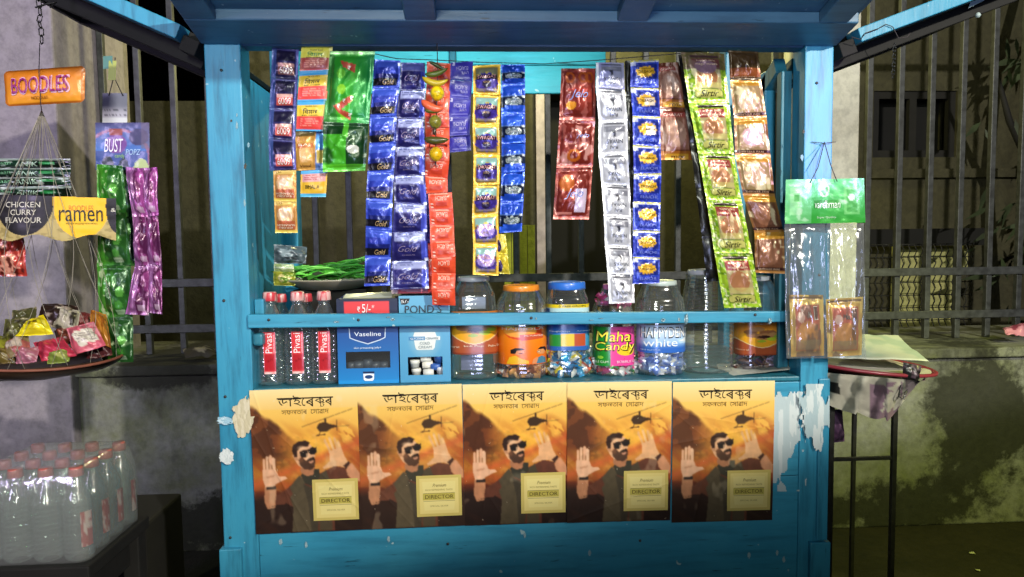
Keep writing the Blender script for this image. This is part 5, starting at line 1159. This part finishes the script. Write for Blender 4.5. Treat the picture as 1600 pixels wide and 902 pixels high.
for k,(s_,y) in enumerate((('CHICKEN',316),('CURRY',328),('FLAVOUR',340))):
    x0,x1=((14,68),(22,62),(14,70))[k]; a=uvp(x0,y); b_=uvp(x1,y+8.5); g_.text(s_,S,a[0],a[1],b_[0],b_[1],'d8d4c4',bold=.03,lift=.0014)
a=uvp(109,321); b_=uvp(144,330); g_.text('BOODLES',S,*a,*b_,'c8741c',bold=.03,lift=.0014); a=uvp(95,328); b_=uvp(158,346); g_.text('ramen',S,*a,*b_,'1a160c',bold=.045,lift=.0016); a=uvp(105,348); b_=uvp(150,350.5); g_.text('INSTANT NOODLES WITH MASALA',S,*a,*b_,'4a3a0c',lift=.0014)
a=uvp(170,325); b_=uvp(178,331); g_.text('&',S,*a,*b_,'d8d4c4',lift=.0014)
g_.build('cloth',M['matte'],bn)
# red shiny pack
pkt('foil_packet','red and silver glossy packet hanging below the banner at the far left',[(-12,370,0.),(37,370,0.),(42,432,0.),(-10,432,0.)],.08,lambda p:(p.fill('a83428'),p.noise(5,'e8a890',.55,.9,4,.05),p.noise(7,'4a1410',.55,.8,8)),41,puff=.01,wr=.008,res=(36,44))
# net basket
NC=P(62,560,.09); ry=.17; RX_=.195
bk_=thing('net_basket','string net basket with a wire rim heaped with snack packets','basket',(NC[0],.09,NC[2]))
m=MB(); N=40; rim=[NC+np.array([RX_*cos(2*pi*k/N),ry*sin(2*pi*k/N),.006*sin(4*pi*k/N)]) for k in range(N)]; m.tube(rim,.0035,8,close=True); m.build('rim',m_plain('rusty_wire',(.22,.07,.04),.6),bk_)
m=MB(); ap=P(65,172,.02)
def cone(k,t): # from the apex down to the rim, bulging
    a=2*pi*k; q=rim_at(a); return ap*(1-t)+q*t+np.array([.02*sin(pi*t)*cos(a),.02*sin(pi*t)*sin(a),-.02*sin(pi*t)])
def rim_at(a): return NC+np.array([RX_*cos(a),ry*sin(a),0])
K_=14
for k in range(K_):
    for s_ in (-1,1): m.tube([cone((k+s_*t*2.2)/K_,t) for t in np.linspace(0,1,12)],.0006,4)
m.build('net_cords',M['netcord'],bk_)
m=MB(); nz=14; V=[];F=[]
for i in range(nz):
    t=i/(nz-1); q=sqrt(max(1-t*t,0.0))
    for k in range(N): a=2*pi*k/N; V.append(NC+np.array([RX_*.98*q*cos(a),ry*.98*q*sin(a),-.048*t*(1+.25*(vnoise(a*2,t*3,5)-.5))]))
F=[(i*N+k,i*N+(k+1)%N,(i+1)*N+(k+1)%N,(i+1)*N+k) for i in range(nz-1) for k in range(N)]
m.add(V,F,hl('3a2a1e'),True); m.build('basket_bowl',M['foild'],bk_)
def flat(c,c2=None,th=.55,extra=None,seed=0):
    def f(p):
        p.fill(c)
        if c2: p.noise(4,c2,th,.8,seed)
        if extra: extra(p)
    return f
hp=[('dark brown checkered snack packet at the top of the heap in the net',[(66,474,.02),(122,478,.03),(118,522,-.02),(58,505,-.02)],flat('2a1c16','c8b8a8',.56,None,3),()),
 ('white and black snack packet beside the checkered one at the heap top',[(90,480,.0),(126,486,.02),(120,520,-.04),(82,512,-.03)],flat('b8b0a0','1a1410',.5,None,5),()),
 ('olive snack packet at the left of the heap',[(8,500,.0),(48,500,.02),(36,530,-.04),(4,532,-.04)],flat('5a5a30','2a2418',.5,None,6),()),
 ('orange snack packet standing at the right of the heap',[(142,484,.0),(166,492,.01),(174,544,-.05),(140,532,-.04)],flat('b87a2a','8a4a14',.55,None,7),()),
 ('brown snack packet in the middle of the heap behind the pink one',[(84,516,-.02),(122,504,-.01),(128,534,-.05),(92,542,-.05)],flat('8a4a3a','4a2018',.5,None,8),()),
 ('pink snack packet with white print panel, largest in the heap',[(104,514,-.05),(146,502,-.04),(166,540,-.09),(116,556,-.1)],flat('c85a6c','e8a0a8',.6,lambda p:(p.poly([(.18,.42),(.86,.30),(.9,.78),(.3,.88)],'e0d8c8'),p.squiggle(.3,.45,.85,.8,4,'7a6a6a',.7)),9),()),
 ('crimson snack packet lying at the front of the heap',[(52,536,-.08),(96,526,-.07),(120,556,-.12),(66,566,-.12)],flat('b8324a','8a1f34',.6,None,10),()),
 ('pink and olive packet with a pale label at the front left of the heap',[(6,540,-.07),(44,520,-.06),(48,552,-.12),(10,562,-.12)],flat('a85a5a','7a7a4a',.5,lambda p:p.rect(.25,.3,.8,.7,'b8a89a'),11),()),
 ('yellow green snack packet at the left rim of the basket',[(-14,530,-.04),(14,522,-.04),(12,552,-.1),(-12,558,-.1)],flat('8a8a2a','4a4a1c',.5,None,12),()),
 ('small green packet under the crimson one',[(76,552,-.11),(112,546,-.1),(108,566,-.13),(74,570,-.13)],flat('7a8a3a','c8c87a',.6,None,13),()),
 ('dull pink packet between the crimson and the olive ones',[(24,548,-.11),(62,540,-.1),(58,566,-.13),(26,570,-.13)],flat('a8687a','d8b8c0',.6,None,14),()),
 ('bright yellow snack packet with a dark face print on the heap',[(42,502,-.07),(68,492,-.06),(84,522,-.09),(24,526,-.09)],flat('e8d81c','c8b010',.6,lambda p:(p.ell(.42,.42,.09,.1,'6a5a10'),p.ell(.66,.42,.09,.1,'6a5a10'),p.rect(.4,.38,.68,.43,'6a5a10'))),())]
hp+=[('brown green packet at the back left of the heap behind the yellow one',[(20,486,.08),(58,480,.09),(56,512,.05),(16,514,.05)],flat('4a4a2a','8a8060',.55,None,21),()),
 ('faded red packet at the back of the heap near the orange one',[(118,486,.07),(146,490,.07),(148,520,.03),(116,520,.03)],flat('7a3030','b08080',.6,None,22),()),
 ('dark maroon packet low at the right rim of the basket',[(132,536,-.02),(172,530,-.01),(176,556,-.05),(136,562,-.06)],flat('4a1c20','8a5a4a',.6,None,23),()),
 ('dim ochre packet low at the left front of the basket',[(-16,548,-.09),(22,544,-.09),(24,568,-.12),(-12,570,-.12)],flat('6a5a2a','3a3018',.5,None,24),())]
for i,(lb,q,pn,tx) in enumerate(hp): pkt('snack_packet',lb,q,.10,pn,60+i,tx,mat='foild',puff=.018,wr=.008,group='snack packets heaped in the net basket',res=(26,26))
# header card and green / pink packet columns
hc=thing('header_card','blue candy header card with a white and purple logo, hanging left of the kiosk','card',P(190,150,.12))
S=pxq(150,192,234,266,.12,None,lambda u,v:.004*vnoise(u*3,v*3,4)); m=MB()
def hcp(p):
    p.fill('2f4a8e'); p.vgrad(0,.6,'4a4a80','2f6ab8'); p.mask(abs(np.sqrt((p.U-.4)**2+(p.V-.75)**2)-.6)<.03,'a85a6a',.7); p.ell(.22,.98,.13,.28,'0e2a2a'); p.ell(.52,.98,.1,.24,'0e2a3a'); p.ell(.85,.98,.14,.22,'a8b87a'); p.ell(.8,.3,.18,.18,'2a2a5a'); p.mask((p.U>.85)&(p.V<.55),'6a5a70',.6); p.ell(.38,.45,.2,.2,'6a3a8a'); p.rect(.25,.12,.5,.26,'8a3a2a')
m.grid(S,50,44,hcp); m.text('BUST',S,.16,.34,.52,.62,'e8e4f4',bold=.08,shear=.2,lift=.0012); m.text('candy',S,.36,.66,.54,.76,'8ab85a',lift=.0012); m.text('POPZ',S,.56,.56,.84,.68,'a8c8e8',lift=.0012,shear=.2); m.build('card',M['card'],hc)
m=MB(); S2=pxq(160,146,199,196,.125,None,lambda u,v:.003*np.sin(u*3)); m.grid(S2,20,20,lambda p:(p.fill('b8b4c8'),p.rect(0,.78,1,1,'d8d8e4'),p.squiggle(.1,.5,.95,.74,3,'4a4a5a',.8))); m.build('tag',M['paper'],hc)
m=MB(); m.tube([P(180,90,.12),P(178,120,.12),P(170,150,.12)],.0012,5); m.tube([P(178,120,.12),P(192,150,.12)],.0012,5); m.build('cord',M['cord'],hc)
m=MB(); m.grid(pxq(161,88,177,108,.121,None,lambda u,v:.004*u),6,6,lambda p:p.fill('5a8a84')); m.grid(pxq(170,95,182,126,.118,None,lambda u,v:.004*v),6,6,lambda p:p.fill('a8b05a')); m.build('scrap',M['matte'],hc)
def gp(i):
    def f(p):
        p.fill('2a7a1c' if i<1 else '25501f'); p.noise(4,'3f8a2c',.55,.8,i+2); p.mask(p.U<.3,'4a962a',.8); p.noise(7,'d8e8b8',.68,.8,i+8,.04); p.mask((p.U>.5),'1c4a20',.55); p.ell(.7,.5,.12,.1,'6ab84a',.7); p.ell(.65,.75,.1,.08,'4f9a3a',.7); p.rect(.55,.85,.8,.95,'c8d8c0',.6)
    return f,[]
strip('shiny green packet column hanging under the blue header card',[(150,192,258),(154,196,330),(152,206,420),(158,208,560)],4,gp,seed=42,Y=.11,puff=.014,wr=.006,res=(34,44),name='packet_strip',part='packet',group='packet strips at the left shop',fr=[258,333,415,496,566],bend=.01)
def gp2(i):
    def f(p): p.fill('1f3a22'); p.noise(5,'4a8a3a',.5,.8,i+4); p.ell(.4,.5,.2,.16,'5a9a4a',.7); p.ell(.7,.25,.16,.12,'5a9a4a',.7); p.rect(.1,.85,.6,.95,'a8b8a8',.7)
    return f,[]
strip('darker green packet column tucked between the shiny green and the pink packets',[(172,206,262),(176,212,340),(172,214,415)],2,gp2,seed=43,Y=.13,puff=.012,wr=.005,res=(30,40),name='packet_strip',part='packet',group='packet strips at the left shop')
def pp_(i):
    def f(p):
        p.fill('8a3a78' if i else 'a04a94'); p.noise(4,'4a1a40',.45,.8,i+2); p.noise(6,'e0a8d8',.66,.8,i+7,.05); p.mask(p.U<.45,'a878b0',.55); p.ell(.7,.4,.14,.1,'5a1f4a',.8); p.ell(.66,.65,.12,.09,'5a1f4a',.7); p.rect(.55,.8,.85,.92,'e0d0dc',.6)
    return f,[]
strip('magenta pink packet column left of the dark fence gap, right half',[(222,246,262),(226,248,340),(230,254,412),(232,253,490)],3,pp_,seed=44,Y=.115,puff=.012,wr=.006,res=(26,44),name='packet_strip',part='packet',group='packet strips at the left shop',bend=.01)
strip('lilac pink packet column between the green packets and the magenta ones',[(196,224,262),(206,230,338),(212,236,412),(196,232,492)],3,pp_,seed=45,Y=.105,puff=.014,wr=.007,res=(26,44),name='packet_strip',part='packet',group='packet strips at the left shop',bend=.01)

# shrink wrapped bottle pack on a dark stool
zb=P(60,882,-.03)[2]; x0=P(122,800,0)[0]
pk=thing('bottle_multipack','shrink wrapped multipack of water bottles with red caps, lower left corner','multipack',(x0-.1,.1,zb))
for j in range(4):
    for i in range(4):
        c=np.array([x0-i*.0705,j*.0705,zb+.002]); bottle(pk,c,.97,'b8645c',label=False,mat='bottlew',detail=False)
for (j,a) in ((0,.9),(1,1.3),(2,1.4),(3,1.5)):
    c=np.array([x0,j*.0705,zb+.002]); S=cylS(c,.0345,.035,.12,a-.3,a+.5,2,.001); m=MB(); m.grid(S,8,12,lambda p:(p.fill('a84a44'),p.noise(5,'d8c8c0',.5,.9,j))); m.build('label',M['label'],pk)
m=MB(); r0=.036; n=80; V=[];L=0; xa,xb=x0-3*.0705,x0; ya,yb=0,3*.0705
def ring(g,z,rz):
    out=[]
    for k in range(n):
        t=2*pi*k/n; cx=xb if cos(t)>0 else xa; cy=yb if sin(t)>0 else ya
        out.append((cx+(r0+g)*cos(t),cy+(r0+g)*sin(t),zb+z))
    return out
pr=[(-.004,0),(.0015,.006),(.0018,.03),(.0012,.07),(.002,.11),(.0015,.145),(-.004,.175),(-.012,.205),(-.020,.222),(-.03,.2265)]
for (g,z) in pr:
    for q in ring(g,z,0):
        w_=.004*(vnoise(q[0]*30,q[2]*14+q[1]*30,3)-.5); V.append((q[0]+w_,q[1]+w_,q[2]))
F=[(i*n+k,i*n+(k+1)%n,(i+1)*n+(k+1)%n,(i+1)*n+k) for i in range(len(pr)-1) for k in range(n)]
F.append([(len(pr)-1)*n+k for k in range(n)])
m.add(V,F,(.8,.8,.8),True); m.build('shrink_wrap',M['wrap'],pk)
st=thing('stool','dark wooden stool under the wrapped bottles in the lower left corner','stool',(x0-.1,.12,0))
def sb(nm,lo,hi): m=MB(); m.box(lo,hi); bevel(m.build(nm,M['darkwood'],st),.004)
sb('stool_top',(x0-.42,-.05,zb-.035),(x0+.045,.27,zb-.001))
for (a,b_) in ((x0-.40,-.04),(x0-.01,-.04),(x0-.40,.22),(x0-.01,.22)): sb('leg',(a,b_,0),(a+.045,b_+.045,zb-.0355))
sb('skirt_board',(x0-.35,-.035,zb-.12),(x0-.011,-.02,zb-.036)); sb('skirt_board',(x0+.0,.01,zb-.12),(x0+.015,.215,zb-.036))
# dark covered crate deeper in
w=MB(); w.box((P(60,870,.55)[0],.55,.0),(P(228,870,.55)[0],.85,P(200,822,.55)[2]),hl('16120e')); tag(bevel(w.build('crate',M['darkwood']),.01),'dark covered crate on the ground behind the stool','crate')

# ------------------------------------------------------------------ right side: hanging double bag
hb=thing('hanging_bag_pack','double clear plastic bag with green header hanging from the right post','bag pack',P(1288,225,-.05))
BY=-.05
def hd(p):
    p.fill('3fae4a'); p.vgrad(0,1,'5fc07a','2f9a34'); p.mask((p.U<.32),'8ad0a0',.5); p.rect(.05,.2,.2,.8,'a8d8a8',.5); p.rect(.74,.18,.93,.82,'6fc070',.9); p.rect(.77,.24,.90,.76,'3f9a44',.9); p.ell(.5,.24,.06,.17,'c8e0c0'); p.ell(.5,.24,.045,.13,'4f9a58'); p.rect(.36,.48,.70,.66,'2f8a34'); p.noise(6,'e8f4ec',.74,.5,3,.05); p.ell(.83,.42,.04,.08,'b8d8b8'); p.rect(.1,.35,.17,.5,'3f9a44',.7)
S=quads(P(1227,281,BY),P(1349,279,BY),P(1351,348,BY),P(1226,350,BY),lambda u,v:.003*np.sin(u*9)+.004*vnoise(u*6,v*3,2)); m=MB(); m.grid(S,64,40,hd); m.text('vardhman',S,.37,.48,.69,.66,'d8ecd8',bold=.02,shear=.2,lift=.0012); m.text('Super Quality',S,.4,.84,.64,.9,'c8e8c8',lift=.0012); m.build('header',M['foil'],hb)
m=MB(); m.tube([P(1288,222,BY+.045),P(1278,262,BY),P(1266,286,BY-.006)],.0011,5); m.tube([P(1288,222,BY+.045),P(1298,258,BY),P(1308,284,BY-.006)],.0011,5); m.tube([P(1268,222,BY+.046),P(1288,224,BY+.04),P(1306,222,BY+.046)],.0009,5); m.build('cord',M['cord'],hb)
for i,(a,b_,c_,d) in enumerate(((1226,1290,1228,1294),(1291,1350,1294,1352))):
    for k,off in enumerate((0,.012)):
        S=quads(P(a,349,BY+off),P(b_,349,BY+off),P(d,560,BY+off),P(c_,560,BY+off),relief(70+i*3+k,.012*(1 if k==0 else -1),.05,.010)); m=MB(); m.grid(S,36,70,None,(.8,.8,.8)); m.build('bag_film',M['film'],hb)
def gold(i):
    def f(p):
        p.fill('c89a3a'); p.noise(4,'e8c868',.5,.7,i); p.rect(.14,.16,.86,.9,'a8542c'); p.vgrad(.2,.9,'a83f28','c8742c',.16,.84); p.ell(.5,.62,.3,.2,'c88a2a',.8); p.noise(4,'5a3a24',.6,.7,i+4); p.rect(.16,.72,.84,.88,'8a7a50',.6); p.ell(.3,.36,.1,.09,'e0c0b0',.8); p.rect(.05,.03,.95,.07,'6a4a14')
    return f
for i,(q) in enumerate((((1233,461),(1286,461),(1288,556),(1236,558)),((1290,468),(1348,464),(1346,555),(1293,558)))):
    S=quads(*[P(x,y,BY+.008) for x,y in q],relief(80+i,.010,.08,.004)); m=MB(); m.grid(S,40,50,gold(i)); m.text('No.',S,.42 if i else .5,.27,.62,.36,'f4e8d0',bold=.06,lift=.0016); m.text('No.',S,.42 if i else .5,.27,.62,.36,'3a2010',bold=.01,lift=.003); m.text('1',S,.66,.18,.78,.40,'f4e8d0',bold=.05,lift=.0016); m.text('1',S,.67,.19,.77,.39,'5a2a14',bold=.03,lift=.003); m.build('pouch',M['foil'],hb)

# ------------------------------------------------------------------ right side: stand with cloth covered tray
RY=.5
sd=thing('metal_stand','thin black metal stand under the cloth covered tray','stand',(P(1350,600,RY)[0],RY,0))
def leg(px,y0,Y,r=.012,py=830):
    a=P(px,y0,Y); m=MB(); m.box((a[0]-r,Y-r,0),(a[0]+r,Y+r,a[2])); bevel(m.build('leg',M['black'],sd),.002); return a
tz=P(1340,588,RY)[2]
la=leg(1336,600,RY+.25,.007); lb_=leg(1399,600,RY,.008); lc=leg(1300,600,RY,.008); ld=leg(1427,600,RY+.25,.009) if False else None
zc=P(1370,716,RY)[2]; m=MB(); m.box((lc[0]+.0085,RY-.007,zc-.005),(lb_[0]-.0085,RY+.007,zc+.005)); m.build('crossbar',M['black'],sd)
m=MB(); m.box((lc[0]-.02,RY-.02,tz-.02),(lb_[0]+.03,RY+.28,tz-.001)); bevel(m.build('frame',M['black'],sd),.003)
tr_=thing('round_tray','round tray with a worn crimson rim wrapped in cloth on the metal stand','tray',(P(1345,580,RY+.1)[0],RY+.12,tz))
cx=P(1338,580,RY+.1)[0]; cy=RY+.12; m=MB(); R=.245
def tilt(V,c): 
    V=np.array(V); V[:,2]+= -(V[:,0]-c)*.10; return V
prt=[(.0,.18),(.004,.2),(.012,R-.02),(.016,R-.004),(.019,R+.006),(.026,R+.007),(.029,R),(.024,R-.008),(.01,.19),(.008,.001)]
m.lathe(np.array([cx,cy,tz+.004]),prt,64,2,col=hl('86303e'),cap=False); m.v[-1]=tilt(m.v[-1],cx); m.sm=m.sm; m.build('tray_body',M['solid'],tr_)
# cloth hanging under and over
def clS(u,v):
    u=np.asarray(u,float); v=np.asarray(v,float); px=1286+160*u
    low=np.where(u<.32,650-20*np.cos(u*5),np.where(u<.62,646+10*np.sin((u-.32)*10),656-(u-.62)*170))
    top=582+14*u
    py=top+(low-top)*v+4*np.sin(u*12)*(v)
    X=np.empty(u.shape+(3,)); 
    for idx in np.ndindex(u.shape): X[idx]=P(float(px[idx]),float(py[idx]),RY-.16+.03*float(vnoise(u[idx]*5,v[idx]*2,3))+.09*float(v[idx])+.05*(float(u[idx])-.4)**2+.018*sin(float(u[idx])*26+3*float(v[idx])))
    return X
m=MB(); m.grid(clS,70,26,lambda p:(p.fill('c8c4b4'),p.noise(3,'9a968c',.5,.5,2),p.mask((p.U>.45)&(p.U<.78)&(p.V>.1)&(vnoise(p.U*6,p.V*3,5)>.42),'7a5a74',.75),p.mask((p.U>.8),'6a566a',.6),p.mask((p.U<.16)&(p.V>.25)&(p.V<.6)&(vnoise(p.U*9,p.V*4,7)>.5),'1a1a18')))
def inS(u,v):
    a_=2*pi*u; q=(R-.012)*v; return np.stack([cx+q*np.sin(a_),cy-q*np.cos(a_),tz+.022+.012*vnoise(4+3*v*np.sin(a_),4+3*v*np.cos(a_),6)-.10*q*np.sin(a_)],-1)
m.grid(inS,60,14,lambda p:(p.fill('b4b0a8'),p.noise(5,'6a566a',.55,.7,4)))
o=m.build('draped_cloth',m_print('worn_cotton',.85,0,0,.5,60,.003)); tag(o,'crumpled off white cloth draped round the tray beside the right post','cloth')
m=MB(); rr=random.Random(3)
def ppS(u,v): 
    base=quads(P(1296,528,RY+.27),P(1402,533,RY+.26),P(1450,574,RY-.06),P(1288,567,RY-.10),lambda a,b:.012+.012*vnoise(a*3,b*3,4)); return base(u,v)
m.grid(ppS,34,24,lambda p:(p.fill('b4b8b0'),p.noise(3,'8aa09c',.5,.5,3),p.rect(0,.93,1,1,'d8dcd8'))); tag(m.build('newspaper_stack',M['paper']),'pale grey green papers spread on the tray beside the right post','paper')
m=MB(); S=quads(P(1412,566,RY-.12),P(1440,572,RY-.12),P(1434,598,RY-.12),P(1410,592,RY-.12),relief(5,.01,.05,.01)); m.grid(S,14,14,lambda p:(p.fill('1a1a1c'),p.noise(4,'5a4a58',.6))); m.tube([P(1408,600,RY-.1),P(1404,620,RY-.1),P(1412,624,RY-.1),P(1418,606,RY-.1)],.003,6,col=hl('3a3a3a')); tag(m.build('black_pouch',M['foild']),'small black pouch with a loop hanging from the tray rim','pouch')
pkt('purple_bag','purple cloth bag hanging under the tray against the right post',[(1290,640,0.),(1316,640,0.),(1320,690,0.),(1290,694,0.)],RY+.1,lambda p:(p.fill('5a3a5a'),p.noise(3,'3a2440',.5)),77,mat='dull',puff=.03,wr=.01,cat='bag')
# lamp bracket and chain on the right shutter
lp=thing('lamp_bracket','small pale lamp holder clipped to the raised right shutter, top right','lamp holder',P(1525,14,.02))
m=MB(); m.hexa([P(1513,13,.02),P(1538,1,.02),P(1538,1,.05),P(1513,13,.05),P(1516,4,.02),P(1536,-6,.02),P(1536,-6,.05),P(1516,4,.05)],hl('a8c0c8')); m.build('holder',M['solid'],lp); m=MB(); m.lathe(P(1528,24,.03),[(-.006,.004),(0,.007),(.006,.004)],12,2,col=hl('a8b8b8')); m.build('knob',M['solid'],lp)
ch=thing('hanging_chain','thin dark chain dangling below the raised right shutter','chain',P(1398,66,.03)); m=MB()
for i in range(9):
    a=P(1398-.3*i,68+i*6,.03); b_=P(1398-.3*(i+1),68+(i+1)*6,.03); c=(a+b_)/2; d=(b_-a)*.62; s_=np.array([.004,0,0]) if i%2 else np.array([0,.004,0]); m.tube([c-d,c-d*.6+s_,c+d*.6+s_,c+d,c+d*.6-s_,c-d*.6-s_],.0011,5,close=True)
m.build('links',M['bar'],ch)
m=MB(); w0=[(1330,58),(1345,62),(1352,52),(1372,45),(1384,38),(1395,42),(1404,60),(1418,58),(1422,52)]; m.tube([P(x,y,-.035) for x,y in w0],.0011,5); tag(m.build('loose_wire',M['cord']),'loose thin wire looping over the raised right shutter rail','wire')
# ground litter at the right
rr=random.Random(12)
for i,(px,py,lb) in enumerate(((1518,866,'small white scrap on the dirt near the right wall'),(1528,893,'pale scrap of foil on the dirt, nearest the bottom right'))):
    d=CR@np.array([(px-800)/FPX,-(py-451)/FPX,-1.0]); g_=CP+d*(-1.4/d[2]); m=MB(); 
    k_=.5-.15*i; S=quads(g_+[-.02*k_,.02*k_,.004],g_+[.03*k_,.015*k_,.004],g_+[.02*k_,-.02*k_,.004],g_+[-.02*k_,-.015*k_,.004],lambda u,v:.004*vnoise(u*3,v*3,i)); m.grid(S,8,8,lambda p:p.fill('c8c8b8')); tag(m.build('litter_scrap',M['dull']),lb,'litter')
